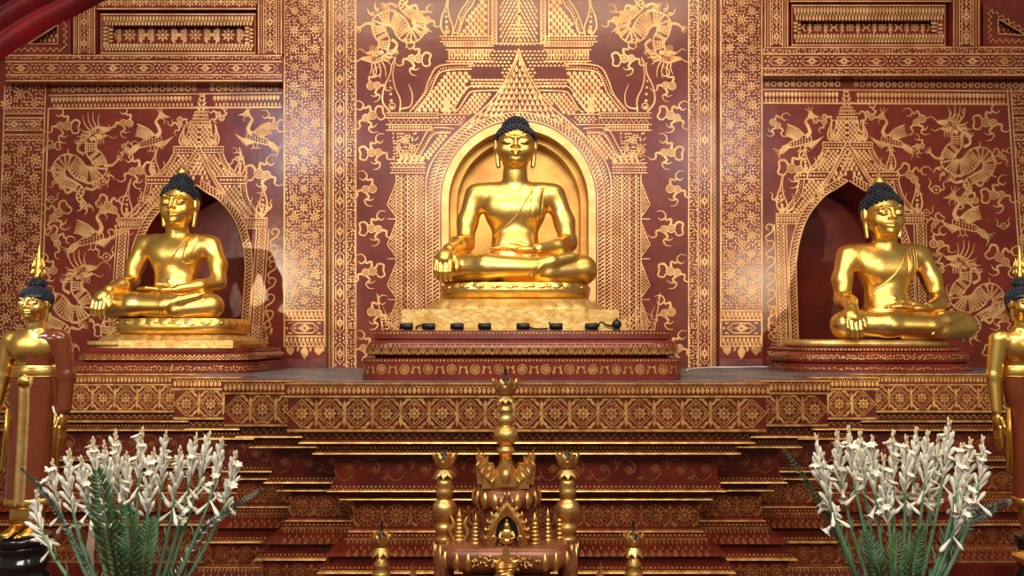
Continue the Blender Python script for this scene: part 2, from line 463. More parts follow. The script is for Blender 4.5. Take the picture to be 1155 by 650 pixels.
    def bird(s, x, y, k=1.0, fx=1, rot=0.0):
        c, q = math.cos(rot), math.sin(rot)
        def t(u, v): return (x + k * (c * u * fx - q * v), y + k * (q * u * fx + c * v))
        s.stroke([t(6, -4), t(11, -9), t(9, -16), t(6, -22), t(11, -28)], 5.0 * k, w2=2.4 * k)
        s.poly([t(*p) for p in ((8, -28), (10, -32), (14, -33), (17, -30), (24, -27), (16, -26), (11, -25))])
        for uu, vv in ((5, -38), (9, -40), (14, -40)): s.stroke([t(11, -31), t((11 + uu) / 2 + 1, (vv - 31) / 2), t(uu, vv)], 1.5 * k, w2=.4 * k)
        s.stroke([t(14, -26), t(17, -22), t(15, -19)], 1.4 * k, w2=.4 * k)
        # body, scaled
        bd = [(10, -6), (13, 0), (8, 5), (-2, 7), (-12, 9), (-16, 6), (-8, 0), (0, -5)]
        s.stroke([t(*p) for p in bd], 1.2 * k, closed=True)
        for i in range(4):
            for j in range(7):
                u = 9 - j * 3.4; v = -3 + i * 2.9 + j * .9
                if inside(bd, u, v): s.dia(*t(u, v), 1.3 * k, 1.2 * k)
        for i in range(7):   # raised wing
            s.stroke([t(4 - i * 1.4, -5 + i * .9), t(-4 - i * 1.6, -12 + i * 1.3), t(-15 - i * .6, -18 + i * 2.2)], 1.7 * k, w2=1.0 * k)
        s.stroke([t(5, -6), t(-4, -14), t(-16, -19)], 1.2 * k)
        for i in range(7):   # spread wing
            s.stroke([t(11 - i * 1.3, 2 + i * .6), t(18 - i, 1 + i * 1.3), t(27 - i * 2.2, -4 + i * 2.5)], 1.7 * k, w2=.9 * k)
        for i in range(5):   # tail
            s.stroke([t(-13, 6 + i * .6), t(-20, 7 + i * 2), t(-25, 12 + i * 1.4), t(-33 + i * 2.4, 10 + i * 3.6)], 1.8 * k, w2=.5 * k)
        for u in (0, 5):
            s.stroke([t(u, 7), t(u - 1, 12), t(u - 4, 14)], 1.1 * k); s.stroke([t(u - 1, 12), t(u + 2, 14)], 1.0 * k)
# ------------------------------------------------------------------ walls
DW = 5.6
def pmap(D): return lambda u, v, h: P(u, v, D - h)

def arch_wall(mb, x0, x1, yt, yb, arch, D, m=0):
    """front face of a wall with an opening whose outline runs left foot - top - right foot"""
    q = lambda x, y: P(x, y, D)
    k = min(range(len(arch)), key=lambda i: arch[i][1])
    L = arch[:k + 1]; R = arch[k:]; ya = arch[k][1]
    mb.quad(q(x0, ya), q(x1, ya), q(x1, yt), q(x0, yt), m)
    for a, b in zip(L[:-1], L[1:]): mb.quad(q(x0, a[1]), q(*a), q(*b), q(x0, b[1]), m)
    for a, b in zip(R[:-1], R[1:]): mb.quad(q(*a), q(x1, a[1]), q(x1, b[1]), q(*b), m)
    mb.quad(q(x0, yb), q(x1, yb), q(x1, arch[0][1]), q(x0, arch[0][1]), m)

def arch_jamb(mb, arch, D, depth, m, back_m=None, floor_m=None):
    f = [P(x, y, D) for x, y in arch]; b = [p + Vector((0, depth, 0)) for p in f]
    n = len(f)
    mb.add(f + b, [(i, i + 1, n + i + 1, n + i) for i in range(n - 1)], m, True)
    mb.quad(f[0], f[-1], b[-1], b[0], m)
    if back_m is not None:
        c = sum((Vector(p) for p in b), Vector()) / n
        mb.add(b, [tuple(range(n))], back_m)
    return b

def ell_arch(cx, hw, ys, rise, yb, n=28, e=1.0):
    pts = [(cx - hw, yb)]
    for i in range(n + 1):
        a = PI - PI * i / n
        pts.append((cx + hw * math.cos(a), ys - rise * math.sin(a) ** e))
    pts.append((cx + hw, yb))
    return pts

# ---- the middle bay with its gilded niche
CXM = 585.0
mb = MB()
rim_out = ell_arch(CXM, 87, 226, 89, 376)
rim_in = ell_arch(CXM, 79, 228, 82, 376)
step_in = ell_arch(CXM, 70, 232, 74, 376)
arch_wall(mb, 340, 840, -70, 440, rim_out, DW, 0)
arch_jamb(mb, rim_out, DW, .06, 1)
o = Orn(mb, pmap(DW), 1, 0)
def both(fn, cx=CXM):
    fn(lambda u: u); fn(lambda u: 2 * cx - u)
ogee = cr([(480.5, 252), (480.5, 226), (481, 202), (487, 183), (501, 164), (524, 141), (545, 123), (560, 107), (572, 87), (580, 70), (585, 55)], 4)
def middle(X):
    L = lambda pts: [(X(x), y) for x, y in pts]
    sgn = 1 if X(1) == 1 else -1
    # ogee gable round the arch
    o.stroke(L(ogee), 1.7, smooth=False)
    o.stroke(L([(480.5, 252), (480.5, 375)]), 1.7, smooth=False)
    def arc(d, lim=0): return [p for p in ell_arch(CXM, 87 + d, 226, 89 + d, 376, 40)[:22] if abs(p[0] - CXM) >= lim]
    o.stroke(L(arc(2.2)), 1.4, smooth=False); o.slant(L(arc(6.2)), 4.6, 5.0, 2.5); o.stroke(L(arc(10.2)), 1.4, smooth=False)
    o.slant(L(arc(14, 40)), 4.2, 4.2, 2.2)
    gp = L([p for p in ogee if p[1] < 142] + [(585, 127), (572, 127.5), (556, 131), (538, 138), (527, 144)])
    o.fill(gp, 6.0, 6.4, lambda x, y: (o.drop(x, y + 3.6, math.atan2(-1, (CXM - x) * .012), 7.4, 3.6), o.drop(x + 2.4, y + 3.2, -1.0, 3.8, 1.6)))
    o.stroke(L([(x, y + 6) for x, y in ogee if y < 135]), 1.1, h=2, smooth=False)
    # lower storey roof
    o.stroke(L([(470, 182), (480, 165), (490, 151), (508, 150)]), 1.6); o.stroke(L([(464, 182), (474, 163), (486, 145), (512, 145)]), 1.4)
    o.scales(L([(473, 182), (482, 167), (492, 153), (507, 152), (498, 164), (486, 181)]), 5.6)
    o.dots(L([(468, 180), (478, 164), (488, 149), (508, 148)]), 3.4, .9)
    for y in (184, 189, 195): o.line(X(440), y, X(480), y, 1.2)
    o.zig(L([(441, 186.5), (480, 186.5)]), 2.6, 1.4, .9); o.dots(L([(441, 192), (480, 192)]), 3.2, 1.1)
    o.floral(min(X(443), X(470)), 150, max(X(443), X(470)), 182, 5, 5.5, 15, 3.6)
    for k_ in range(5): o.kranok(X(450 + 6 * k_), 183, -PI / 2, 16 - 2 * k_, 7, sgn)
    # middle storey
    for y in (127.5, 133, 140.5, 147): o.line(X(435), y, X(495 if y < 141 else 489), y, 1.3)
    o.dots(L([(437, 130.3), (495, 130.3)]), 3.0, 1.0); o.zig(L([(437, 136.8), (494, 136.8)]), 2.8, 2.0, 1.0); o.drops(L([(438, 141.5), (489, 141.5)]), 3.3, 4.6, 2.6, sgn)
    o.stroke(L([(494, 129), (530, 129), (519, 140.5), (494, 140.5)]), 1.2, smooth=False, closed=True)
    o.lattice(L([(497, 131), (527, 131), (517, 139.5), (497, 139.5)]), 5)
    o.stroke(L([(468, 126), (484, 106), (490, 92), (500, 80), (532, 78)]), 1.6); o.stroke(L([(462, 126), (478, 106), (484, 90), (496, 74), (534, 72)]), 1.5)
    o.dots(L([(466, 124), (481, 105), (487, 91), (498, 77), (532, 75)]), 3.2, 1.0)
    o.scales(L([(471, 126), (487, 106), (493, 93), (502, 82), (530, 81), (529, 92), (520, 112), (512, 126)]), 6.6)
    o.stroke(L([(512, 127), (518, 122), (527, 108), (534, 103), (562, 102)]), 1.6); o.stroke(L([(507, 127), (514, 119), (524, 103), (533, 97), (564, 97)]), 1.3)
    o.scales(L([(518, 127), (529, 109), (536, 105), (557, 105), (549, 116), (536, 127)]), 5.4)
    o.kranok(X(500), 127, -PI / 2, 26, 12, sgn); o.kranok(X(508), 127, -PI / 2 - .3 * sgn, 18, 9, -sgn)
    for y in (90, 97): o.line(X(530), y, X(566), y, 1.2)
    o.dots(L([(532, 93.5), (566, 93.5)]), 3.2, 1.2)
    o.horn(X(440), 126, 62, sgn, 12)
    # top storey
    for y in (41, 47, 52, 56, 69): o.line(X(496 if y < 50 else 503), y, X(557), y, 1.2)
    o.dots(L([(498, 44), (556, 44)]), 3.4, 1.3); o.drops(L([(500, 48), (556, 48)]), 3.0, 4.0, 2.2, sgn); o.drops(L([(505, 57), (553, 57)]), 3.2, 10.5, 2.0, sgn); 
    o.stroke(L([(516, 40), (525, 16), (534, 3), (540, -20)]), 1.6); o.stroke(L([(510, 40), (519, 14), (528, 0), (534, -20)]), 1.4)
    o.dots(L([(514, 38), (523, 14), (532, 0)]), 3.2, 1.0)
    o.scales(L([(519, 40), (528, 17), (537, 4), (543, -20), (550, -20), (550, 40)]), 6.6)
    o.horn(X(503), 40, 48, sgn, 8)
    for x_, y_ in ((551, -20), (555, -20), (560, -20)): o.line(X(x_), y_, X(x_), 51, 1.2)
    o.slant(L([(557.5, -20), (557.5, 50)]), 3.6, 3.6, 1.8)
    o.fill(L([(563, 50), (563, 10), (572, -20), (585, -20), (585, 50)]), 4.4, 4.2, lambda x, y: o.drop(x, y + 2, -PI / 2 + sgn * .5, 4.6, 2.4))
    for y, hw in ((28, 8), (32, 10), (36, 11), (40, 13), (49, 30)): o.line(X(585 - hw), y, X(585), y, 1.5, h=2)
    o.fill(L([(528, 73), (506, 71), (506, 58), (552, 57), (582, 56), (579, 68), (571, 85), (561, 101), (531, 99), (532, 88), (566, 88), (566, 78), (532, 76)]), 4.6, 4.0, lambda x, y: o.dia(x, y, 1.9, 1.5))
    # side column lattice
    for x_ in (447, 453, 459.5, 469): o.line(X(x_), 197, X(x_), 378, 1.2)
    o.lattice(L([(460, 198), (469, 198), (469, 376), (460, 376)]), 4.8)
    o.lattice(L([(448, 198), (453, 198), (453, 376), (448, 376)]), 4.2)
    o.lattice(L([(470, 198), (479, 198), (479, 376), (470, 376)]), 4.2)
    o.zig(L([(456.3, 198), (456.3, 376)]), 3.0, 2.0, 1.1)
    for y in (205, 250, 296, 340):
        o.stroke(L([(447, y), (437, y + 26), (447, y + 40)]), 1.2, smooth=False)
        o.lattice(L([(446, y + 4), (439, y + 26), (446, y + 37)]), 3.4)
        o.line(X(437), y + 42, X(447), y + 42, 1.0)
    o.stroke(L([(446, 376), (432, 374), (425, 330), (436, 356), (447, 350)]), 1.3, smooth=False)
    o.stroke(L([(468, 376), (450, 345), (444, 372)]), 1.3, smooth=False)
    o.floral(min(X(430), X(468)), 356, max(X(430), X(468)), 377, 9, 4, 12, 3.4, flowers=False)
    # dragons and clouds beside it
    XC2 = lambda u: u if sgn == 1 else 2 * 588 - u
    o.dragon(XC2(440), 28, .98, -sgn, -1, .2 * sgn)
    for i, (x_, y_, k_, r_) in enumerate(((472, 66, .85, .4), (418, 97, .8, -.5), (420, 130, .85, 0), (419, 172, .85, -.4), (420, 213, .85, .3), (419, 258, .85, -.3), (420, 306, .85, .2), (419, 352, .85, -.2), (417, 392, .8, .3), (476, 22, .7, -.3))):
        o.cloud(XC2(x_), y_, k_, sgn if i % 2 else -sgn, r_ * sgn, (0, 2, 0)[i % 3])
both(middle)
# spire figure in the top storey
for i in range(9): o.drop(585, 30 - i * 5, -PI / 2, 6, 5 - i * .3)
# vertical frame strips either side of the bay
for (a, b) in ((371, 402), (807, 776)):
    g = 1 if b > a else -1
    xs = lambda k: a + g * k
    for k in (0.3, 5.0, 19.5, 30.2): o.line(xs(k), -70, xs(k), 440, 1.5)
    o.zig([(xs(2.6), -70), (xs(2.6), 418)], 2.4, 1.1, .9)
    o.hexband(min(xs(6), xs(18.6)), -66, max(xs(6), xs(18.6)), 416, n=14, vert=True)
    o.floral(min(xs(20.5), xs(29.5)), -66, max(xs(20.5), xs(29.5)), 416, 12, d=3.3, flowers=False)
wall_c = struct(mb.build('wall_center', [M_RED, M_GILT]))
# niche recess and rim
mb = MB()
for A_, B_, D_ in ((rim_out, rim_in, DW - .02),):
    f = [P(x, y, D_) for x, y in A_]; g = [P(x, y, D_) for x, y in B_]; h_ = [P(x, y, DW + .02) for x, y in A_]
    n = len(f)
    mb.add(f + g, [(i, i + 1, n + i + 1, n + i) for i in range(n - 1)], 1, True)
    mb.add(h_ + f, [(i, i + 1, n + i + 1, n + i) for i in range(n - 1)], 1, True)
b1 = arch_jamb(mb, rim_in, DW - .02, .16, 0)
b2 = [P(x, y, DW + .14) for x, y in step_in]; n = len(b1)
mb.add(b1 + b2, [(i, i + 1, n + i + 1, n + i) for i in range(n - 1)], 0, True)
arch_jamb(mb, step_in, DW + .14, .18, 0, 0)
struct(mb.build('trim_1', [M_NICHE, M_PATCH]))

# ---- side bays
def side_arch(cxf, dy, hw=61):
    L = [(-hw, 410), (-hw, 312), (-60, 295), (-56, 275), (-46, 250), (-28, 228), (-12, 218), (0, 210)]
    H = cr(L[1:], 4)
    pts = [L[0]] + H
    pts = pts + [(-u, y) for u, y in reversed(pts[:-1])]
    return [(cxf(y) + u, y + dy) for u, y in pts]

def side_bay(name, cxf, dy, x0, x1, mir):
    mb = MB()
    A = side_arch(cxf, dy)
    # keep the outline monotone in x for the wall face
    arch_wall(mb, x0, x1, -70, 440, A, DW, 0)
    arch_jamb(mb, A, DW, .42, 0, 0)
    o = Orn(mb, lambda u, v, h: P(cxf(v) + u, v + dy, DW - h), 1, 0)
    for g in (-1, 1):
        L = lambda pts: [(g * u, y) for u, y in pts]
        bord = [(-61, 400), (-61, 312), (-60, 295), (-56, 275), (-46, 250), (-28, 228), (-12, 218), (0, 210)]
        bord = cr(bord, 4)
        def off(d): 
            r_ = []
            for i, p in enumerate(bord):
                a = bord[max(i - 1, 0)]; b = bord[min(i + 1, len(bord) - 1)]
                dx, dy_ = b[0] - a[0], b[1] - a[1]; l = math.hypot(dx, dy_)
                r_.append((p[0] + dy_ / l * d, p[1] - dx / l * d))
            return [(min(x, 0), y) for x, y in r_]
        o.stroke(L(off(1.5)), 1.5, smooth=False); o.slant(L(off(5.2)), 4.2, 4.4, 2.2); o.stroke(L(off(9.3)), 1.5, smooth=False)
        # gable
        o.stroke(L([(0, 163), (-20, 199), (-40, 229), (-60, 246)]), 1.7, smooth=False); o.stroke(L([(0, 172), (-18, 202), (-36, 229)]), 1.4, smooth=False)
        o.dots(L([(0, 168), (-19, 200.5), (-38, 229)]), 3.2, 1.0)
        gp = L([(0, 176), (-15, 202), (-34, 231), (-36, 226), (-24, 214), (-10, 205), (0, 198)])
        o.fill(gp, 5.2, 5.4, lambda x, y: o.drop(x, y + 3, -PI / 2, 6.4, 3.4))
        o.fill(L([(0, 174), (-9, 192), (0, 200)]), 4, 4, lambda x, y: o.dia(x, y, 1.8, 1.8))
        # bell and spire
        o.stroke(L([(-12, 141), (-13.5, 150), (-19, 164)]), 1.4); o.scales(L([(0, 142), (-11, 142), (-12.5, 150), (-17, 164), (0, 164)]), 4.6)
        o.stroke(L([(-8, 141), (-9, 150), (-14, 164)]), .8)
        for y, hw in ((126, 7), (130, 8.5), (134, 9.5), (137, 12), (141, 13)): o.line(-hw * g, y, 0, y, 1.4)
        o.dots(L([(-8, 128), (0, 128)]), 2.6, .9); o.dots(L([(-9, 132), (0, 132)]), 2.6, .9); o.dots(L([(-12, 139), (0, 139)]), 2.8, 1.0)
        for k_ in range(4): o.drop(-1.0 * g, 125 - 5 * k_, -PI / 2 - g * (.75 - .12 * k_), 8 - k_, 3)
        o.horn(-19 * g, 164, 24, g, 4.5)
        # first bar, roof, second bar, roof, capital
        for y, a, b in ((165.5, 28, 2), (172, 28, 6), (199, 57, 20), (207, 57, 25), (246, 83, 53), (251, 83, 58), (257.5, 83, 60)): o.line(-a * g, y, -b * g, y, 1.4)
        o.dots(L([(-27, 168.8), (-4, 168.8)]), 3.6, 1.4); o.dots(L([(-56, 203), (-25, 203)]), 3.8, 1.6); o.dots(L([(-82, 248.5), (-57, 248.5)]), 3.2, 1.2); o.drops(L([(-82, 252), (-61, 252)]), 3.2, 4.6, 2.6, g)
        o.line(-28 * g, 165, -28 * g, 172, 1.2); o.line(-57 * g, 199, -57 * g, 207, 1.2); o.line(-83 * g, 246, -83 * g, 257, 1.2)
        o.stroke(L([(-28, 173), (-34, 185), (-46, 198)]), 1.5); o.stroke(L([(-23, 173), (-29, 186), (-40, 198)]), 1.3); o.dots(L([(-25.5, 174), (-31.5, 186), (-42, 197)]), 3, .9)
        o.scales(L([(-7, 174), (-21, 174), (-27, 187), (-37, 198), (-20, 198)]), 4.8)
        o.stroke(L([(-56, 208), (-61, 226), (-76, 245)]), 1.5); o.stroke(L([(-50, 208), (-55, 227), (-70, 245)]), 1.3); o.dots(L([(-53, 209), (-58, 227), (-72, 244)]), 3, .9)
        o.scales(L([(-27, 209), (-48, 209), (-53, 228), (-66, 245), (-58, 245), (-40, 231)]), 5.0)
        o.horn(-49 * g, 198, 32, g, 6); o.horn(-77 * g, 245, 44, g, 7)
        # jambs
        for u in (72, 75, 82.5, 85.5): o.line(-u * g, 258, -u * g, 398, 1.3)
        o.lattice(L([(-82, 259), (-75.5, 259), (-75.5, 397), (-82, 397)]), 4.4)
        for y, a in ((386, 90), (390, 92), (397, 95), (402, 98), (409, 98)): o.line(-a * g, y, -70 * g, y, 1.4)
        o.dots(L([(-93, 393.5), (-72, 393.5)]), 3.2, 1.2); o.drops(L([(-97, 403), (-72, 403)]), 3.4, 5, 2.8, g)
        o.stroke(L([(-90, 386), (-96, 372), (-88, 350), (-86, 372)]), 1.5); o.floral(min(-92 * g, -76 * g), 368, max(-92 * g, -76 * g), 386, 3, d=3.4, flowers=False)
    # wandering vine beside the jamb nearest the pilaster
    for i in range(7):
        y = 270 + i * 18.5; x = 92 * mir
        o.stroke([(x - 1, y), (x + 4, y - 4), (x + 5, y - 10), (x, y - 12), (x - 3, y - 8), (x, y - 5)], 1.8, w2=.8)
        o.stroke([(x - 1, y), (x - 4, y + 3), (x - 1, y + 7), (x + 3, y + 6)], 1.8, w2=.8)
    w = Orn(mb, pmap(DW), 1, 0)
    return mb, w

cl = lambda y: 229 - (y - 95) * .070
crr = lambda y: 954 + (y - 95) * .030
# left
mb, w = side_bay('wall_left', cl, 0, -160, 345, 1)
w.dragon(100, 190, 1.0, 1); w.dragon(84, 347, 1.02, 1)
w.bird(170, 158, .95, 1); w.bird(290, 155, .92, -1); w.bird(103, 268, 1.05, 1)
for x, y, k, fx, r, v in ((76, 142, .85, -1, .4, 0), (146, 139, .75, -1, .5, 2), (158, 192, .9, -1, .2, 0), (122, 232, .85, 1, .3, 1), (66, 240, .9, -1, -.4, 0), (60, 305, .8, -1, .3, 2), (309, 142, .75, -1, .3, 1), (292, 196, .95, 1, -.2, 0),
                          (203, 135, .6, 1, 1.2, 2), (250, 133, .6, -1, 1.2, 2), (62, 268, .8, 1, .8, 1), (118, 372, .75, 1, -.4, 0), (70, 200, .6, -1, 0, 2), (64, 398, .7, -1, .3, 1)):
    w.cloud(x, y, k, fx, r, v)
w.cloud(140, 165, .55, 1, .4, 2); w.cloud(132, 262, .6, 1, -.6, 1); w.cloud(128, 320, .6, 1, .5, 2); w.cloud(60, 165, .5, -1, .2, 1); w.cloud(272, 178, .5, -1, .2, 2); w.puff(58, 225, .8, -1); w.puff(120, 345, .8); w.puff(300, 235, .8); w.puff(120, 290, 1.0); w.puff(165, 225, .9, -1); w.puff(116, 205, .9)
def col_border(o, xa, xb, y0, y1, seed):
    """outer border column between the slanting lines xa(y), xb(y)"""
    for f in (xa, xb): o.line(f(y0), y0, f(y1), y1, 1.6)
    for y in (122, 128, 133, 147, 152, 158): o.line(xa(y), y, xb(y), y, 1.3)
    o.zig([(xa(125), 125), (xb(125), 125)], 3, 1.6, 1.0); o.zig([(xa(155), 155), (xb(155), 155)], 3, 1.6, 1.0)
    o.hexband(min(xa(140), xb(140)) + 1, 134, max(xa(140), xb(140)) - 1, 146.5, n=2)
    cut = [(xa(y0), y0), (xb(y0), y0), (xb(y1), y1), (xa(y1), y1)]
    o.floral(min(xa(y1), xa(y0), xb(y0), xb(y1)), y0, max(xa(y0), xb(y0), xa(y1), xb(y1)), 120, seed, 7, 18, 4.0, cut)
    o.floral(min(xa(y1), xa(y0), xb(y0), xb(y1)), 160, max(xa(y0), xb(y0), xa(y1), xb(y1)), y1, seed + 1, 7, 18, 4.0, cut)
ltx = lambda y: 55.5 - (y - 97) * .033
col_border(w, lambda y: ltx(y) - 50 , lambda y: ltx(y) - 4, 97, 425, 21)
w.line(ltx(122), 122, ltx(425), 425, 1.8); 
# head bands
w.line(55, 95.5, 318, 93.5, 1.5); w.line(55, 107.5, 318, 105, 1.5); w.line(54, 122.5, 318, 121, 2.0)
w.along([(57, 101.4), (222, 100)], 7.2, lambda x, y, a, i: (w.ring(x, y, 2.6, 1.3, 8) if i % 2 else w.rose(x, y, 3.6, 6)))
w.along([(236, 100), (316, 99.2)], 7.2, lambda x, y, a, i: (w.ring(x, y, 2.6, 1.3, 8) if i % 2 else w.rose(x, y, 3.6, 6)))
w.drops([(57, 109.5), (218, 108.2)], 4.2, 6.5, 4.0, 1); w.drops([(240, 108), (316, 107.2)], 4.2, 6.5, 4.0, 1)
w.drops([(59, 121), (218, 120)], 4.2, 4.6, 2.6, -1); w.drops([(242, 120), (316, 119.6)], 4.2, 4.6, 2.6, -1)
struct(mb.build('wall_left', [M_RED, M_GILT]))
# right
mb, w = side_bay('wall_right', crr, -5, 835, 1320, -1)
w.dragon(1082, 182, 1.0, -1); w.dragon(1092, 336, 1.02, -1)
w.bird(903, 158, .95, 1); w.bird(1006, 158, .92, -1); w.bird(1088, 252, 1.05, -1)
for x, y, k, fx, r, v in ((872, 138, .7, 1, .2, 2), (893, 190, .95, 1, -.2, 0), (983, 132, .65, -1, 1.0, 2), (1040, 134, .8, -1, -.2, 2), (1112, 138, .9, 1, -.3, 0), (1026, 197, .85, 1, .4, 1), (1121, 220, .9, 1, -.4, 0),
                          (1053, 275, .85, 1, -.3, 2), (1127, 290, .95, 1, .3, 0), (1100, 226, .7, -1, .2, 2), (1128, 355, .8, 1, .3, 0), (1060, 400, .7, -1, .3, 1), (1120, 398, .7, 1, .1, 0), (930, 132, .6, 1, 1.2, 2)):
    w.cloud(x, y, k, fx, r, v)
w.cloud(1040, 165, .55, -1, .4, 2); w.cloud(1056, 250, .6, -1, -.6, 1); w.cloud(1062, 305, .6, -1, .5, 2); w.cloud(1128, 175, .55, 1, .2, 1); w.cloud(925, 178, .5, 1, .2, 2); w.puff(1132, 255, .8); w.puff(1050, 355, .8, -1); w.puff(878, 225, .8); w.puff(1056, 214, 1.0, -1); w.puff(1080, 133, .9); w.puff(1060, 330, .9, -1); w.puff(1045, 240, .8, -1)
rtx = lambda y: 1136 + (y - 100) * .072
col_border(w, lambda y: rtx(y) + 4, lambda y: rtx(y) + 46, 100, 425, 31)
w.line(rtx(100), 100, rtx(425), 425, 1.8)
w.line(861, 88, 1180, 90.5, 1.5); w.line(861, 101, 1180, 103, 1.5); w.line(861, 116, 1137, 117.5, 2.0)
for a, b in (((862, 94.8), (948, 95)), ((962, 95), (1178, 97))):
    w.along([a, b], 7.2, lambda x, y, an, i: (w.ring(x, y, 2.6, 1.3, 8) if i % 2 else w.rose(x, y, 3.6, 6)))
for a, b in (((862, 103.5), (944, 103.7)), ((966, 104), (1135, 105.4))):
    w.drops([a, b], 4.2, 6.5, 4.0, 1); w.drops([(a[0], a[1] + 11.5), (b[0], b[1] + 11.5)], 4.2, 4.6, 2.6, -1)
struct(mb.build('wall_right', [M_RED, M_GILT]))

# ---- pilasters
M_WORN = mat('worn_red_paint', (0.22, 0.06, 0.045), 0, 0.6, (0.15, 0.035, 0.028), 9.0, 0.2, 40.0)
def pilaster(name, a, b, sl, seed):
    D = DW - .07
    mb = MB()
    mb.boxpx(a, -70, b, 438, D, .09, 0)
    o = Orn(mb, lambda u, v, h: P(u + sl * (v - 200), v, D - h), 1, 0)
    o.line(a + 1.2, -70, a + 1.2, 392, 1.7); o.line(b - 1.2, -70, b - 1.2, 392, 1.7)
    o.floral(a + 3, -70, b - 3, 348, seed, 6.2, 17, 3.3)
    for y in (350.5, 361, 379.5, 390.5): o.line(a + 1, y, b - 1, y, 1.8)
    o.drops([(a + 2, 351.5), (b - 2, 351.5)], 4.6, 7, 3.4, 1); o.drops([(a + 4, 360), (b - 2, 360)], 4.6, 5, 2.4, -1)
    o.drops([(a + 2, 381), (b - 2, 381)], 4.6, 7, 3.4, 1); o.drops([(a + 4, 390), (b - 2, 390)], 4.6, 5, 2.4, -1)
    o.hexband(a + 2, 362.5, b - 2, 378, n=1)
    for k in range(3):
        x = a + (b - a) * (k + .5) / 3; o.drop(x, 392, PI / 2, 14 if k == 1 else 9, 9); 
    for k in range(7): o.drop(a + 4 + k * (b - a - 8) / 6, 391.5, PI / 2 + .3 * (k % 3 - 1), 6, 3)
    o.rect(a, 405, b, 436, m=2, h=.5)
    return struct(mb.build(name, [M_RED, M_GILT, M_WORN]))
pilaster('trim_2', 319.5, 367.5, 0.0, 41)
pilaster('trim_3', 812, 860.5, 0.0, 43)

# ---- cross beams and the panelled frieze above the side bays
def beam(name, x0, x1, ys, D=DW - .10):
    mb = MB()
    y0, yb = ys[0] - 1.5, ys[-1] + 1.5
    mb.boxpx(x0, y0, x1, yb, D, .12, 0)
    o = Orn(mb, pmap(D), 1, 0)
    for y in ys: o.line(x0, y, x1, y, 1.5)
    o.floral(x0, ys[0] + 1.2, x1, ys[1] - 1, 51, d=3.5, flowers=False)
    o.hexband(x0, ys[1] + 1.5, x1, ys[2] - 1.5, n=round((x1 - x0) / 36))
    o.floral(x0, ys[2] + 1.4, x1, ys[3] - 1.4, 52, d=3.1, flowers=False)
    return struct(mb.build(name, [M_RED, M_GILT]))
beam('trim_4', 6, 318, (62.5, 69.5, 84.5, 91.0))
beam('trim_5', 861.5, 1260, (53.5, 61.0, 77.0, 84.5))

def frame_panel(mb, x0, y0, x1, y1, i0, j0, i1, j1, D):
    """moulded frame with a sunken panel"""
    q = lambda x, y, d=0: P(x, y, D + d)
    for a, b in (((x0, y0, x1, y0), (i0, j0, i1, j0)), ((x0, y1, x1, y1), (i0, j1, i1, j1)), ((x0, y0, x0, y1), (i0, j0, i0, j1)), ((x1, y0, x1, y1), (i1, j0, i1, j1))):
        mb.quad(q(a[0], a[1]), q(a[2], a[3]), q(b[2], b[3], .02), q(b[0], b[1], .02), 0)
        mb.quad(q(b[0], b[1], .02), q(b[2], b[3], .02), q(b[2], b[3], .07), q(b[0], b[1], .07), 0)
        mb.quad(q(a[0], a[1]), q(a[2], a[3]), q(a[2], a[3], .09), q(a[0], a[1], .09), 0)
    mb.quad(q(i0, j0, .07), q(i1, j0, .07), q(i1, j1, .07), q(i0, j1, .07), 0)
def frieze_panel(name, x0, y0, x1, y1, i0, j0, i1, j1):
    D = DW - .09
    mb = MB(); frame_panel(mb, x0, y0, x1, y1, i0, j0, i1, j1, D)
    o = Orn(mb, pmap(D - .001), 1, 0)
    for r in (1.2,):
        o.stroke([(x0 + r, y0 + r), (x1 - r, y0 + r), (x1 - r, y1 - r), (x0 + r, y1 - r)], 1.5, smooth=False, closed=True)
    bt = (j0 - y0)
    for (xa, xb, ya, yb, sd) in ((x0 + 3, x1 - 3, y0 + 3, j0, 1), (x0 + 3, x1 - 3, j1, y1 - 3, 1)):
        o.drops([(xa, ya), (xb, ya)], 3.7, (yb - ya) * .62, 3.2, 1); o.drops([(xa + 2.1, yb - .6), (xb, yb - .6)], 3.7, (yb - ya) * .5, 2.8, -1)
    for (xa, xb) in ((x0 + 3, i0), (i1, x1 - 3)):
        o.drops([(xa, j0), (xa, j1)], 4.2, (xb - xa) * .6, 3.2, -1); o.drops([(xb - .5, j0 + 2), (xb - .5, j1)], 4.2, (xb - xa) * .5, 2.8, 1)
    o2 = Orn(mb, pmap(D + .069), 1, 0)
    n = round((i1 - i0) / 40); T = (i1 - i0) / n; c = (j0 + j1) / 2; h = j1 - j0
    for k in range(n):
        x = i0 + T * (k + .5); o2.rose(x, c, h * .42, 8)
        for g in (-1, 1):
            for a in (-.9, -.45, 0, .45, .9): o2.drop(x + g * h * .5, c + a * h * .22, (0 if g > 0 else PI) + g * a, h * .42, h * .17)
            o2.disc(x + g * T * .46, c, h * .12, 6); o2.drop(x + g * T * .44, c - h * .1, -PI / 2 - g * .6, h * .3, h * .16); o2.drop(x + g * T * .44, c + h * .1, PI / 2 + g * .6, h * .3, h * .16)
    return struct(mb.build(name, [M_RED, M_GILT]))
frieze_panel('trim_6', 113, 15, 289, 61, 128, 29.5, 276, 49)
frieze_panel('trim_7', 892, 5, 1067, 52, 904, 24, 1050, 38)
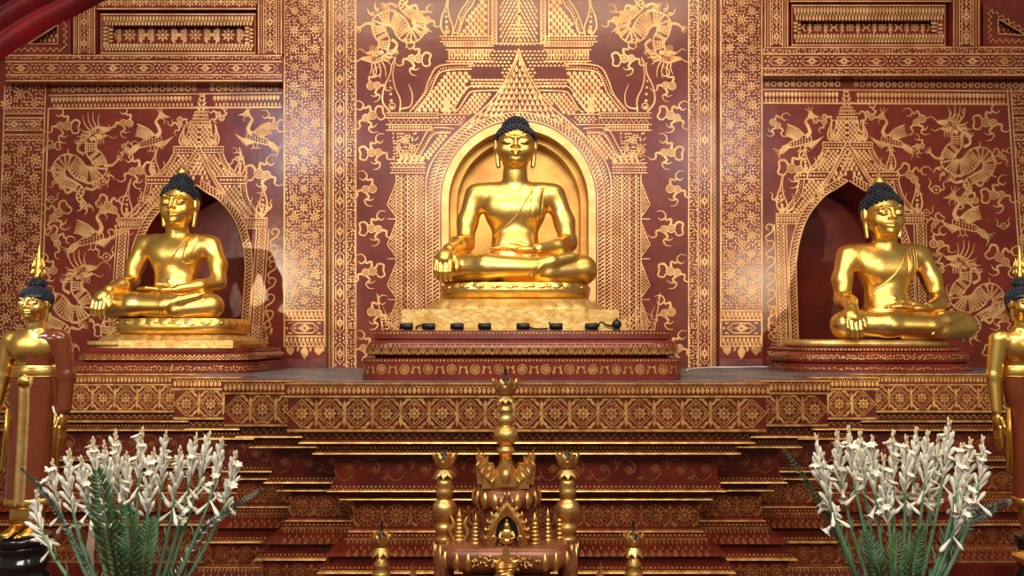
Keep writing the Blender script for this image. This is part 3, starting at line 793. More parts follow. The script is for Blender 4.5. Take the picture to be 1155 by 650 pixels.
def post(name, x0, x1, y0, y1, D=DW - .11):
    mb = MB(); mb.boxpx(x0, y0, x1, y1, D, .13, 0)
    o = Orn(mb, pmap(D), 1, 0); w_ = x1 - x0
    for f in (.06, .26, .74, .94): o.line(x0 + w_ * f, y0, x0 + w_ * f, y1, 1.2)
    o.hexband(x0 + w_ * .28, y0, x0 + w_ * .72, y1, n=max(2, round((y1 - y0) / 24)), vert=True)
    for f in (.16, .84): o.dots([(x0 + w_ * f, y0), (x0 + w_ * f, y1)], 3, 1.0)
    return struct(mb.build(name, [M_RED, M_GILT]))
post('trim_8', 82, 108, -60, 61); post('trim_9', 290, 319, -60, 61); post('trim_10', 861.5, 890, -60, 52.5); post('trim_11', 1074, 1106, -60, 52.5)
# upper rails of the frieze
def rail(name, x0, x1, y0, y1, D=DW - .10):
    mb = MB(); mb.boxpx(x0, y0, x1, y1, D, .11, 0)
    o = Orn(mb, pmap(D), 1, 0)
    o.line(x0, y1 - 1.2, x1, y1 - 1.2, 1.5)
    h = y1 - y0
    o.along([(x0, y1 - 9), (x1, y1 - 9)], 14, lambda x, y, a, i: (o.rose(x, y, 6.5, 8), o.drop(x + 7, y + 4, -PI / 2, 9, 4)))
    o.floral(x0, y0, x1, y1 - 14, 61, d=4.2)
    return struct(mb.build(name, [M_RED, M_GILT]))
rail('trim_12', 109, 289, -60, 11); rail('trim_13', 891, 1073, -60, 2.5)
# triangular end panels
def tri_panel(name, pts, inner, D=DW - .09):
    mb = MB(); q = lambda p, d=0: P(p[0], p[1], D + d)
    for i in range(3):
        a, b = pts[i], pts[(i + 1) % 3]; c, d = inner[i], inner[(i + 1) % 3]
        mb.quad(q(a), q(b), q(d, .015), q(c, .015)); mb.quad(q(c, .015), q(d, .015), q(d, .08), q(c, .08)); mb.quad(q(a), q(b), q(b, .1), q(a, .1))
    mb.add([q(p, .08) for p in inner], [(0, 1, 2)])
    o = Orn(mb, pmap(D - .001), 1, 0)
    for i in range(3):
        a, b = pts[i], pts[(i + 1) % 3]; c, d = inner[i], inner[(i + 1) % 3]
        m1 = ((a[0] * 1.3 + c[0]) / 2.3, (a[1] * 1.3 + c[1]) / 2.3); m2 = ((b[0] * 1.3 + d[0]) / 2.3, (b[1] * 1.3 + d[1]) / 2.3)
        o.zig([m1, m2], 3.6, 2.2, 1.2); o.line(*c, *d, 1.0)
    o2 = Orn(mb, pmap(D + .078), 1, 0)
    o2.fill(inner, 5, 5, lambda x, y: o2.drop(x, y + 2, -PI / 2, 5, 3))
    return struct(mb.build(name, [M_RED, M_GILT]))
tri_panel('trim_14', [(-4, 61), (80, 61), (80, 11)], [(32, 49.5), (65, 49.5), (65, 28)])
tri_panel('trim_15', [(1190, 52), (1109, 52), (1109, 3)], [(1158, 40), (1126, 38), (1126, 21)])
# floor
mb = MB(); mb.box(-5, 5, -1.0, 6.4, -.05, 0, 0)
struct(mb.build('floor', [M_FLOOR]))
# ------------------------------------------------------------------ stepped altar
XA = .072
DC = 3.6
ZD = ZY(432, DC)           # deck level
SEG = [(1.17, 3.6), (1.56, 3.82), (1.97, 4.15), (3.9, 4.55)]     # half width, front distance of the redented plan
def plan(off):
    r = [(w - off if i < 3 else w, d + off) for i, (w, d) in enumerate(SEG)]
    pts = []
    for i, (w, d) in enumerate(r):
        pts.append((w, d))
        if i < 3: pts.append((w, r[i + 1][1]))
    right = [(XA + w, d) for w, d in pts]
    left = [(XA - w, d) for w, d in reversed(pts)]
    return left + right          # from the left end to the right end along the front
def slab(mb, z0, z1, o0, o1, m=0, back=DW - .005):
    """one moulding: redented prism from z1 (top, offset o1) down to z0 (bottom, offset o0)"""
    a = plan(o0); b = plan(o1)
    A = [(x, y, z0) for x, y in a] + [(a[-1][0], back, z0), (a[0][0], back, z0)]
    B = [(x, y, z1) for x, y in b] + [(b[-1][0], back, z1), (b[0][0], back, z1)]
    n = len(A); k = len(mb.v); mb.v.extend(A + B)
    for i in range(n):
        j = (i + 1) % n
        mb.f.append((k + i, k + j, k + n + j, k + n + i)); mb.m.append(m); mb.sm.append(False)
    mb.f.append(tuple(k + n + i for i in range(n))); mb.m.append(m); mb.sm.append(False)
    mb.f.append(tuple(k + i for i in range(n))[::-1]); mb.m.append(m); mb.sm.append(False)
def zl(py, off): return ZY(py, DC + off)
altar = empty('altar', (XA, 4.0, 0), 'long stepped red lacquer altar with gold mouldings beneath the three seated statues', 'altar')
def part(mb, name, mats, root):
    ob = mb.build(name, mats)
    ob.parent = root
    ob.matrix_parent_inverse = Matrix.Translation(-Vector(root.location))
    return ob
U = .00432     # one pattern unit (a photo pixel at the altar front) in metres
def faces(mb, z1, off, slope=0.0):
    """ornament painters for each front face of a moulding, u from the left end, v down from its top"""
    r = [(w - off if i < 3 else 3.6, d + off) for i, (w, d) in enumerate(SEG)]
    out = []
    for i, (w, d) in enumerate(r):
        if i == 0: spans = [(-w, w)]
        else: spans = [(-w, -r[i - 1][0]), (r[i - 1][0], w)]
        for a, b in spans:
            def mp(u, v, h, a=a, d=d): return Vector((XA + a + u * U, d - h - slope * v * U, z1 - v * U))
            out.append((Orn(mb, mp, 1, 0, .0012), (b - a) / U))
    return out
# deck
mb = MB(); slab(mb, ZD - .012, ZD, .058, .058)
part(mb, 'deck', [M_DECK], altar)
# lip with a row of gold drops
mb = MB(); z0 = zl(447, 0)
slab(mb, z0, ZD, 0, 0); 
# open the lip so that the grey deck shows behind it: top strip only
mb = MB()
def strip(mb, z0, z1, o0, o1, wid, m=0):
    a = plan(o0); b = plan(o1); c = plan(max(o0, o1) + wid)
    n = len(a); k = len(mb.v)
    mb.v.extend([(x, y, z0) for x, y in a] + [(x, y, z1) for x, y in b] + [(x, y, z1) for x, y in c] + [(x, y, z0) for x, y in c])
    for i in range(n - 1):
        for p in range(4):
            q = (p + 1) % 4
            mb.f.append((k + p * n + i, k + p * n + i + 1, k + q * n + i + 1, k + q * n + i)); mb.m.append(m); mb.sm.append(False)
h_lip = (ZD - z0) / U
strip(mb, z0, ZD, 0, 0, .06)
for o, L in faces(mb, ZD, 0):
    o.rect(0, 0, L, 1.7); o.rect(0, h_lip - .4, L, h_lip + 1.4)
    o.along([(2, 2.5), (L - 1, 2.5)], 5.2, lambda x, y, a, i: (o.drop(x, y + 9.5, -PI / 2, 8.5, 4.4), o.dia(x + 2.6, y + 1.6, 1.0, 1.4)))
part(mb, 'lip_moulding', [M_ALT, M_AGILT], altar)
# frieze of diamonds
z1 = zl(447, .012); z0 = zl(487, .012)
mb = MB(); slab(mb, z0, z1, .012, .012)
H = (z1 - z0) / U
for o, L in faces(mb, z1, .012):
    o.rect(0, H - 2.6, L, H + .3); o.line(0, 2.2, L, 2.2, .9)
    n = max(1, round(L / 31.0)); T = L / n; c = H * .49; r = H * .40
    for k in range(n):
        x = T * (k + .5)
        for q, w_ in ((1.0, 1.5), (.78, 1.0)):
            o.stroke([(x - r * q, c), (x, c - r * q), (x + r * q, c), (x, c + r * q)], w_, smooth=False, closed=True)
        o.rose(x, c, r * .52, 8); o.ring(x, c, r * .34, 1.1, 8, h=2)
        for a in range(4): o.disc(x + r * .62 * math.cos(a * PI / 2), c + r * .62 * math.sin(a * PI / 2), 1.1, 5)
        xe = T * k
        if k == 0: continue
        for sv in (-1, 1):
            o.drop(xe + T * .02, c + sv * 2, sv * PI / 2, r * .85, 4.5)
            for sg in (-1, 1):
                o.drop(xe + sg * 2.0, c + sv * r * .55, sv * PI / 2 - sg * sv * .75, r * .62, 3.4)
                o.drop(xe + sg * 5.5, c + sv * r * .98, (0 if sg > 0 else PI) , r * .5, 2.6)
        o.dia(xe, c, 3.2, 2.2)
part(mb, 'diamond_frieze', [M_ALT, M_AGILT], altar)
# inverted steps under the cornice and the base below: (name, y top, y bottom, offset top, offset bottom, ornament, gold fillet below)
LAY = [
    ('upper_step', 487, 498, .07, .07, 'zig', 3.4, .058),
    ('lower_step', 501.5, 510, .125, .125, 'dots', 3.6, .112),
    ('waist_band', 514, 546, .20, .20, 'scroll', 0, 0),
    ('bead_band', 546, 553, .185, .185, 'dots', 2.6, .172),
    ('dark_groove', 555.5, 562, .25, .25, None, 3.0, .225),
    ('flower_band', 565, 598, .28, .28, 'flower', 3.2, .262),
    ('bead_moulding', 601, 608, .255, .255, 'dots', 0, 0),
    ('lotus_moulding', 608, 628, .16, .245, 'lotus', 0, 0),
    ('base_groove', 628, 637, .20, .20, None, 0, 0),
    ('base_step', 637, 645, .155, .155, 'dots', 3.2, .14),
    ('base_flower_band', 648, 676, .17, .17, 'flower', 3.2, .15),
    ('bottom_lotus_moulding', 679, 700, .05, .12, 'lotus', 3.2, .04)]
for name, ya, yb, ob, oa, orn, fil, fo in LAY:
    mb = MB()
    z1 = zl(ya, oa); z0 = zl(yb, ob)
    slab(mb, z0, z1, ob, oa)
    H = (z1 - z0) / U
    for o, L in faces(mb, z1, max(oa, ob) if orn == 'lotus' else oa, (oa - ob) / (z1 - z0) if orn == 'lotus' else 0):
        if orn == 'zig':
            o.zig([(0, H * .5), (L, H * .5)], 4.4, 2.4, 1.3); o.dots([(0, H * .3), (L, H * .3)], 8.8, .9)
        elif orn == 'dots':
            o.dots([(0, H * .45), (L, H * .45)], 5.0, 1.5); o.dots([(2.5, H * .82), (L, H * .82)], 5.0, .8)
        elif orn == 'scroll':
            n = max(1, round(L / 30)); T = L / n
            for k in range(n):
                x = T * (k + .5); g = 1 if k % 2 else -1
                o.stroke([(x - T * .5, H * .5), (x - T * .3, H * (.5 - g * .32)), (x, H * (.5 - g * .36)), (x + T * .26, H * (.5 - g * .1)), (x + T * .08, H * (.5 + g * .16)), (x - T * .14, H * .5)], 1.5)
                o.drop(x, H * .5, 0, 6, 4); o.drop(x + T * .5, H * (.5 + g * .2), g * PI / 2, 7, 4); o.drop(x + T * .3, H * (.5 + g * .3), 0, 5, 3)
                o.rose(x + T * .02, H * .5, 5, 6)
        elif orn == 'flower':
            n = max(1, round(L / 34)); T = L / n
            for k in range(n):
                x = T * (k + .5); o.rose(x, H * .5, H * .34, 12); o.ring(x, H * .5, H * .36, 1.0, 14)
                for sg in (-1, 1):
                    o.kranok(x + sg * T * .28, H * .86, -PI / 2 + sg * .5, H * .55, 8, sg); o.drop(x + sg * T * .5, H * .14, PI / 2, 7, 4)
                    o.drop(x + sg * T * .33, H * .30, PI / 2 - sg * .8, 6, 3)
            o.floral(0, 1.5, L, H - 1.5, 71, d=4.6, flowers=False) if L < 60 else None
        elif orn == 'lotus':
            o.drops([(3, H * .04), (L, H * .04)], 5.0, 4.6, 2.8, 1)
            o.along([(4, H * .99), (L - 2, H * .99)], 9.0, lambda x, y, a, i: (o.drop(x, y, -PI / 2, H * .42, 4.8), o.drop(x + 4.5, y - H * .36, -PI / 2, H * .24, 2.6), o.drop(x, y - 1, -PI / 2, H * .22, 2.2, h=2, m=0)))
            o.rect(0, -.6, L, .9)
    if False: pass
    if fil:
        za = zl(yb, fo); zb = zl(yb + fil, fo)
        h_ = za - zb
        slab(mb, zb, zb + h_ * .3, fo + .006, fo - .004, 1); slab(mb, zb + h_ * .3, zb + h_ * .65, fo - .004, fo - .002, 1); slab(mb, zb + h_ * .65, za, fo - .002, fo + .012, 1)
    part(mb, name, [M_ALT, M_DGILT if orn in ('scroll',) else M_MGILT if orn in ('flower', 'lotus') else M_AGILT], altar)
mb = MB(); slab(mb, 0.0, zl(703.2, .04), .0, .0)
part(mb, 'plinth', [M_ALT], altar)
# solid core fills any slit between the mouldings
mb = MB(); slab(mb, .02, ZD - .02, .33, .33); part(mb, 'core', [M_ALT], altar)
# ------------------------------------------------------------------ sculpted figures (signed distance field -> mesh)
class SDF:
    def __init__(s): s.p = []
    def ell(s, c, r, k=3.0, R=None, op='u'): s.p.append(('e', np.array(c, float), np.array(r, float), k, R, op))
    def cap(s, a, b, ra, rb, k=3.0, fl=None, op='u'): s.p.append(('c', np.array(a, float), np.array(b, float), (ra, rb), k, fl, op))
    def chain(s, pts, rads, k=2.0):
        for i in range(len(pts) - 1): s.cap(pts[i], pts[i + 1], rads[i], rads[i + 1], k)
    def mesh(s, axx, axy, axz, post=None):
        G = np.full((len(axx), len(axy), len(axz)), 50.0, np.float32)
        for p in s.p:
            if p[0] == 'e':
                _, c, r, k, R, op = p
                m = float(max(r)) if R is not None else None
                lo = c - (m if m else r) - k - 2; hi = c + (m if m else r) + k + 2
            else:
                _, a, b, rr, k, fl, op = p
                m = max(rr); lo = np.minimum(a, b) - m - k - 2; hi = np.maximum(a, b) + m + k + 2
            sl = []
            for ax, l, h in zip((axx, axy, axz), lo, hi):
                i0 = int(np.searchsorted(ax, l)); i1 = int(np.searchsorted(ax, h)); sl.append(slice(max(i0 - 1, 0), min(i1 + 1, len(ax))))
            X = axx[sl[0]][:, None, None].astype(np.float32); Y = axy[sl[1]][None, :, None].astype(np.float32); Z = axz[sl[2]][None, None, :].astype(np.float32)
            if 0 in (X.size, Y.size, Z.size): continue
            if p[0] == 'e':
                dx, dy, dz = X - c[0], Y - c[1], Z - c[2]
                if R is not None:
                    M = R
                    dx, dy, dz = (M[0][0] * dx + M[0][1] * dy + M[0][2] * dz, M[1][0] * dx + M[1][1] * dy + M[1][2] * dz, M[2][0] * dx + M[2][1] * dy + M[2][2] * dz)
                k0 = np.sqrt((dx / r[0]) ** 2 + (dy / r[1]) ** 2 + (dz / r[2]) ** 2); k1 = np.sqrt((dx / r[0] ** 2) ** 2 + (dy / r[1] ** 2) ** 2 + (dz / r[2] ** 2) ** 2) + 1e-6
                d = k0 * (k0 - 1) / k1
            else:
                ab = b - a; L2 = float(ab @ ab) + 1e-9
                t = np.clip(((X - a[0]) * ab[0] + (Y - a[1]) * ab[1] + (Z - a[2]) * ab[2]) / L2, 0, 1)
                dx, dy, dz = X - a[0] - ab[0] * t, Y - a[1] - ab[1] * t, Z - a[2] - ab[2] * t
                if fl is not None: dx, dy, dz = dx * fl[0], dy * fl[1], dz * fl[2]
                d = np.sqrt(dx * dx + dy * dy + dz * dz) - (rr[0] + (rr[1] - rr[0]) * t)
            S = G[sl[0], sl[1], sl[2]]
            if op == 'u':
                h = np.clip(k - np.abs(S - d), 0, None) / k
                S = np.minimum(S, d) - h * h * k * .25
            else:
                d = -d; h = np.clip(k - np.abs(S - d), 0, None) / k
                S = np.maximum(S, d) + h * h * k * .25
            G[sl[0], sl[1], sl[2]] = S
        if post is not None: G = post(G, axx[:, None, None], axy[None, :, None], axz[None, None, :])
        return surf(G, axx, axy, axz)

def surf(G, ax, ay, az):
    """naive surface nets on a rectilinear grid"""
    I = G < 0
    nx, ny, nz = G.shape
    cnt = np.zeros((nx - 1, ny - 1, nz - 1), np.int8)
    C = [(i, j, k) for i in (0, 1) for j in (0, 1) for k in (0, 1)]
    for i, j, k in C: cnt += I[i:nx - 1 + i, j:ny - 1 + j, k:nz - 1 + k]
    act = np.argwhere((cnt > 0) & (cnt < 8))
    idx = np.full(cnt.shape, -1, np.int64); idx[act[:, 0], act[:, 1], act[:, 2]] = np.arange(len(act))
    val = {c: G[act[:, 0] + c[0], act[:, 1] + c[1], act[:, 2] + c[2]] for c in C}
    acc = np.zeros((len(act), 3)); n = np.zeros(len(act))
    for a in C:
        for d in range(3):
            if a[d]: continue
            b = list(a); b[d] = 1; b = tuple(b)
            va, vb = val[a], val[b]; m = (va < 0) != (vb < 0)
            t = np.where(m, va / np.where(np.abs(va - vb) < 1e-9, 1e-9, va - vb), 0)
            for q in range(3): acc[:, q] += np.where(m, a[q] + (t if q == d else 0), 0)
            n += m
    f = act + acc / n[:, None]
    V = np.stack([np.interp(f[:, 0], np.arange(nx), ax), np.interp(f[:, 1], np.arange(ny), ay), np.interp(f[:, 2], np.arange(nz), az)], 1)
    Q = []
    for d in range(3):
        s0 = [slice(None)] * 3; s1 = [slice(None)] * 3
        s0[d] = slice(0, -1); s1[d] = slice(1, None)
        a = I[tuple(s0)]; b = I[tuple(s1)]
        e = np.argwhere(a != b)
        u, w = [(1, 2), (2, 0), (0, 1)][d]
        ok = (e[:, u] > 0) & (e[:, w] > 0) & (e[:, u] < G.shape[u] - 1) & (e[:, w] < G.shape[w] - 1)
        e = e[ok]
        sg = a[e[:, 0], e[:, 1], e[:, 2]]
        def cell(du, dw):
            c = e.copy(); c[:, u] -= du; c[:, w] -= dw
            return idx[c[:, 0], c[:, 1], c[:, 2]]
        q = np.stack([cell(1, 1), cell(0, 1), cell(0, 0), cell(1, 0)], 1)
        q[~sg] = q[~sg][:, ::-1]
        Q.append(q)
    return V, np.concatenate(Q)

def grid_obj(name, VQ, S, m, parent):
    V, Q = VQ
    me = bpy.data.meshes.new(name)
    me.vertices.add(len(V)); me.vertices.foreach_set('co', (V * S).astype(np.float32).ravel())
    me.loops.add(Q.size); me.loops.foreach_set('vertex_index', Q.astype(np.int32).ravel())
    me.polygons.add(len(Q)); me.polygons.foreach_set('loop_start', np.arange(0, Q.size, 4, dtype=np.int32))
    me.polygons.foreach_set('use_smooth', np.ones(len(Q), bool))
    me.update(calc_edges=True); me.validate()
    me.materials.append(m)
    o = bpy.data.objects.new(name, me); COL.objects.link(o)
    if parent: o.parent = parent
    return o

def axis(segs):
    """segs: (start, end, step) joined"""
    out = []
    for a, b, st in segs: out.extend(np.arange(a, b, st))
    return np.array(out + [segs[-1][1]])

def head_sdf(S, c, q, face=1.0, smile=1.0, zs=1.0):
    """head about 50 q tall with its middle at c, facing -y; zs < 1 makes it rounder"""
    T = lambda x, y, z: (c[0] + x * q, c[1] + y * q, c[2] + z * q * zs)
    E = lambda p, r, k, R=None: S.ell(T(*p), (r[0] * q, r[1] * q, r[2] * q * zs), k * q, R)
    Cp = lambda a, b, ra, rb, k: S.cap(T(*a), T(*b), ra * q, rb * q, k * q)
    E((0, 2, 5), (20 * face, 22, 22), 4); E((0, -2, -8), (16.5 * face, 17, 16), 7); E((0, -5, -14), (12.5 * face, 13, 11), 6)
    E((0, -14.5, -20), (5.5, 4.5, 4.2), 4)
    for g in (-1, 1):
        E((g * 10.5, -11.5, -7), (6.5, 6, 7), 6)                      # cheek
        # arched brow, heavy lid, line under it
        Cp((g * 3.4, -20.6, 6), (g * 9.5, -19.6, 8.8), 1.3, 1.3, 2.0); Cp((g * 9.5, -19.6, 8.8), (g * 16, -14.2, 5.5), 1.3, .9, 2.0)
        E((g * 8.6, -17.0, 2.2), (5.8, 3.6, 3.5), 1.2)
        Cp((g * 3.8, -19.0, .2), (g * 8.8, -20.6, -.9), .7, .8, .6); Cp((g * 8.8, -20.6, -.9), (g * 14, -16.2, .8), .8, .6, .6)
        E((g * 3.1, -21.4, -5.2), (2.2, 2.1, 1.8), 1.2)               # nostril
        Cp((g * 1.0, -21.4, -11.4), (g * 7.6, -17.6, -10.0 + smile * .5), 1.4, .75, .7)      # upper lip
        Cp((0, -20.8, -14.4), (g * 5.4, -18.6, -13.2), 1.75, .8, .8)
        # long ear
        E((g * 20.4 * face, 3, 2), (3.0, 6, 9), 2.0); Cp((g * 20.2 * face, 2, -3), (g * 18.2 * face, 1.5, -23), 2.6, 2.5, 2.0)
        Cp((g * 21.6 * face, -1.4, 8), (g * 21.8 * face, -2.4, -3), 1.0, 1.0, .6)
    Cp((0, -20.2, 6.5), (0, -23.8, -3.8), 1.8, 2.5, 2.0); E((0, -24.0, -4.6), (2.5, 2.4, 2.0), 1.5)

def seated(name, loc, K, label, wk=1.0, hz=0.0, hq=1.0, face=1.0, hx=0.0, mats=None, zs=1.0, sh=0.0):
    """seated figure, right hand touching the earth; K metres per unit, wk lap width factor"""
    S = SDF(); w = wk
    # trunk
    S.ell((0, 8, 20), (44 * w, 26, 20), 6); S.ell((0, 7, 46), (26.5, 17, 28), 10); S.ell((0, 7, 80 + sh * .7), (34, 18, 29), 12)
    S.cap((-36, 9, 97.5 + sh), (36, 9, 97.5 + sh), 13, 13, 10); S.cap((-28, 9, 101 + sh), (28, 9, 101 + sh), 10, 10, 8); S.cap((0, 9, 104 + sh), (0, 7, 116 + sh * .8), 15, 12.2, 7); S.cap((0, 6, 112), (0, 4, 132), 13.0, 12.8, 3)
    for z in (116.5 + sh * .7, 120.5 + sh * .7, 124.5 + sh * .7): S.cap((0, 5.6 - (z - 115) * .1, z - .4), (0, 5.6 - (z - 115) * .1, z + .4), 13.5, 13.5, 1.2)
    for g in (-1, 1):
        S.ell((g * 15, -3, 86), (16, 8, 13), 11); S.cap((g * 15, -10.6, 83), (g * 15, -11.6, 83), 1.5, 1.1, .8)
    S.cap((0, -9.0, 48.5), (0, -11.0, 48.5), 1.4, 1.0, .8)
    S.ell((0, -4, 42), (20, 8, 14), 10)
    # arms
    S.chain([(-44, 10, 98 + sh), (-53, 6, 72), (-55, 0, 47)], [12.6, 10.6, 9.8], 7)
    S.chain([(-55, 0, 47), (-64 * w, -24, 43), (-71 * w, -43, 35)], [10.0, 8.6, 6.6], 4)
    S.chain([(44, 10, 98 + sh), (55, 6, 72), (58, 0, 48)], [12.6, 10.6, 10.0], 7)
    S.chain([(58, 0, 48), (45, -24, 41), (25, -39, 36.5)], [10.2, 8.2, 6.2], 4)
    # right hand hanging over the knee
    S.cap((-71 * w, -44, 34), (-75 * w, -54, 24), 6.4, 7.6, 4, (1, 1, 1)); S.ell((-75.5 * w, -54, 25), (9.5, 5.2, 9), 3)
    for i, (dx, l, r) in enumerate(((-7.4, 17, 2.3), (-2.6, 20.5, 2.6), (2.4, 21.5, 2.7), (7.2, 20, 2.55))):
        x = -76 * w + dx
        S.chain([(x, -57.5, 21), (x - .4, -60.5, 21 - l * .5), (x + .3, -59.5, 21 - l * .92)], [r, r * .95, r * .72], .9)
    S.chain([(-66 * w, -50, 29), (-62.5 * w, -55, 21), (-62 * w, -57, 13.5)], [3.2, 2.8, 2.0], 1.2)
    # left hand in the lap
    S.ell((10, -42, 35), (13, 8.5, 4.6), 3)
    for i, (dy, l, r) in enumerate(((-6.2, 23, 2.2), (-2.0, 26, 2.5), (2.4, 27, 2.6), (6.4, 24, 2.5))):
        S.chain([(1, -42 + dy, 36), (-l * .5, -43 + dy * .9, 37.5 - i * .2), (2 - l, -42 + dy * .8, 36.4)], [r, r * .95, r * .7], .8)
    S.chain([(14, -35, 39), (5, -35, 42.5), (-4, -37, 42.8)], [3.2, 2.7, 1.9], 1.0)
    # folded legs
    S.chain([(-26 * w, 8, 17), (-55 * w, -12, 17), (-72 * w, -29, 16)], [19, 17.5, 15.5], 5)
    S.chain([(-72 * w, -29, 16.5), (-30 * w, -50, 16), (18 * w, -55, 15)], [15.5, 14, 10], 5)
    S.chain([(26 * w, 8, 17), (56 * w, -12, 17), (73 * w, -29, 15.5)], [19, 17.5, 15.5], 5)
    S.chain([(73 * w, -29, 15), (34 * w, -48, 10), (-10 * w, -47, 8)], [15, 11.5, 8], 4)
    S.ell((0, -26, 12), (62 * w, 22, 12), 8)
    # upturned right foot on the left thigh
    S.chain([(18 * w, -55, 15), (38 * w, -53, 21), (60 * w, -44, 27)], [9.0, 7.4, 5.6], 3)
    for i in range(5): S.cap((60 * w + i * .8, -47 + i * 2.6, 28 - i * .2), (67 * w - i * .5, -45 + i * 2.8, 29.5 - i * .3), 2.2 - i * .12, 1.6, .8)
    # hems of the robe at both shins
    S.chain([(16 * w, -62, 5), (25 * w, -62.5, 14), (34 * w, -59, 23)], [1.3, 1.4, 1.2], 1.0)
    S.chain([(-38 * w, -41, 31), (-32 * w, -56, 26), (-30 * w, -63.6, 16)], [1.1, 1.1, 1.1], .8)
    # head
    hc = (hx, 1, 152 + hz)
    head_sdf(S, hc, hq, face, 1.0, zs)
    def post(G, X, Y, Z): return np.maximum(G, -(Z + 0 * X + 0 * Y) + .0)
    fine = 124 + hz
    VQ = S.mesh(axis([(-100, -86, 1.5), (-86, -56, 1.0), (-56, -27, 1.6), (-27, 27, .85), (27, 100, 1.6)]), axis([(-70, -36, 1.0), (-36, -26, 1.3), (-26, -8, .8), (-8, 42, 1.7)]), axis([(-2, 46, 1.0), (46, fine, 1.6), (fine, 185 + hz, .75)]), post)
    root = empty(name, loc, label, 'buddha statue')
    G, HM, FM = mats
    body = grid_obj('body', VQ, K, G, root)
    bvh = BVHTree.FromPolygons([tuple(v) for v in VQ[0]], [tuple(q) for q in VQ[1]])
    def skin(x, z, lift=.5):
        h = bvh.ray_cast(Vector((x, -200, z)), Vector((0, 1, 0)))
        return None if h[0] is None else Vector((x, h[0].y - lift, z))
    # robe: hem across the chest and the folded shawl end on the left shoulder
    mb = MB()
    hem = [skin(x, z, .6) for x, z in cr([(23, 111), (17, 102), (10, 90), (2, 77), (-9, 66), (-20, 58), (-27, 52)], 5)]
    mb.tube([p * K for p in hem if p], 1.0 * K, 6)
    mb.build('robe_hem', G, root)
    mb = MB(); rows = []
    for t in np.linspace(0, 1, 12):
        z = 109 - 36 * t; wd = 6.2; xc = 26 - 4.0 * t
        rows.append([skin(xc + wd * s, z - (1.6 if abs(s) < .4 and t > .95 else 0), 2.2 - 1.2 * abs(s) ** 4) for s in np.linspace(-1, 1, 7)])
    rows = [r for r in rows if all(r)]
    b = [[p * K for p in r] for r in rows]
    mb.loops(b, 0, True, False)
    edge = [r[0] for r in b] + b[-1][1:] + [r[-1] for r in b[::-1]][1:]
    mb.tube(edge, .55 * K, 5)
    for s in (2, 4): mb.tube([r[s] for r in b], .3 * K, 4)
    mb.build('shawl', G, root)
    # hair with curls, topknot and finial
    hz_ = hq * zs
    cx, cy, cz = hc
    mb = MB()
    cap_c = (cx, cy + 4 * hq, cz + 8 * hz_); rx, ry, rz = 21.7 * hq * face, 23.4 * hq, 20.5 * hz_
    R = random.Random(3)
    def lower(dx, dy):   # hairline height for a direction on the cap
        f = max(0.0, -dy / ry)
        return cz + (17.2 - 2.6 * abs(dx) / 10) * hz_ if f > .35 else cz + (8.5 * f / .35 * 1.0 + -8 * (1 - f / .35)) * hz_
    N = 330; base = []
    rings = []
    for i in range(15):
        a = PI / 2 * (1 - i / 14.0) 
        ring = []
        for j in range(40):
            th = 2 * PI * j / 40
            dx, dy = math.cos(th) * math.cos(a), math.sin(th) * math.cos(a)
            z = cap_c[2] + rz * math.sin(a)
            if i > 7:
                zl_ = lower(rx * math.cos(th), ry * math.sin(th)); t = (i - 7) / 7.0
                a7 = PI / 2 * .5
                z = (cap_c[2] + rz * math.sin(a7)) * (1 - t) + zl_ * t
                aa = math.asin(max(-.9, min(1, (z - cap_c[2]) / rz)))
                dx, dy = math.cos(th) * math.cos(aa), math.sin(th) * math.cos(aa)
            ring.append((cap_c[0] + rx * dx, cap_c[1] + ry * dy, z))
        rings.append(ring)
    mb.loops([[tuple(Vector(p) * K) for p in r] for r in rings], 0, True, True, False, True)
    def curls(cc, rr, zmin, n, cr_):
        for i in range(n):
            z = 1 - (i + .5) / n * 1.45
            th = i * 2.399963
            rr_ = math.sqrt(max(0, 1 - z * z))
            p = (cc[0] + rr[0] * rr_ * math.cos(th), cc[1] + rr[1] * rr_ * math.sin(th), cc[2] + rr[2] * z)
            if p[2] < zmin(p): continue
            mb.ball(tuple(Vector(p) * K), cr_ * K, 6, 4)
    curls(cap_c, (rx, ry, rz), lambda p: lower(p[0] - cap_c[0], p[1] - cap_c[1]) - .3, N, 2.05 * hq)
    uc = (cx, cy + 6 * hq, cz + 26.0 * hz_)
    mb.ball(tuple(Vector(uc) * K), (13.5 * hq * K, 13.5 * hq * K, 12.0 * hz_ * K), 18, 10)
    curls(uc, (13.5 * hq, 13.5 * hq, 12.0 * hz_), lambda p: cz + 22 * hz_, 105, 1.9 * hq)
    mb.build('hair', HM, root)
    mb = MB(); z0 = cz + 37.2 * hz_
    mb.lathe([(.001, 0), (5.6 * hq * K, .2 * K), (6.6 * hq * K, 3 * hq * K), (6.0 * hq * K, 6 * hq * K), (3.4 * hq * K, 9.5 * hq * K), (1.8 * hq * K, 13 * hq * K), (.0005, 17 * hq * K)] if FM else [(.02 * K, 0), (3.2 * hq * K, 0), (2.4 * hq * K, 1.5 * hq * K), (.02 * K, 2.4 * hq * K)], (cx * K, (cy + 6 * hq) * K, z0 * K), 14)
    mb.build('finial', G if FM else HM, root)
    # incised lid lines
    for g in (-1, 1):
        mb = MB()
        pts = [skin(cx + g * u * hq, cz + v * hq * zs, .15) for u, v in ((4.2, -1.2), (6.4, -2.0), (8.8, -2.4), (11.4, -1.9), (13.6, -.8))]
        pts = [p * K for p in pts if p]
        if len(pts) > 2: mb.tube(pts, [.25 * K] + [.62 * K] * (len(pts) - 2) + [.25 * K], 5)
        tag_o = mb.build('eyelid_line', M_DARK, root)
        tag_o['label'] = 'dark incised line of a lowered eyelid'
    return root

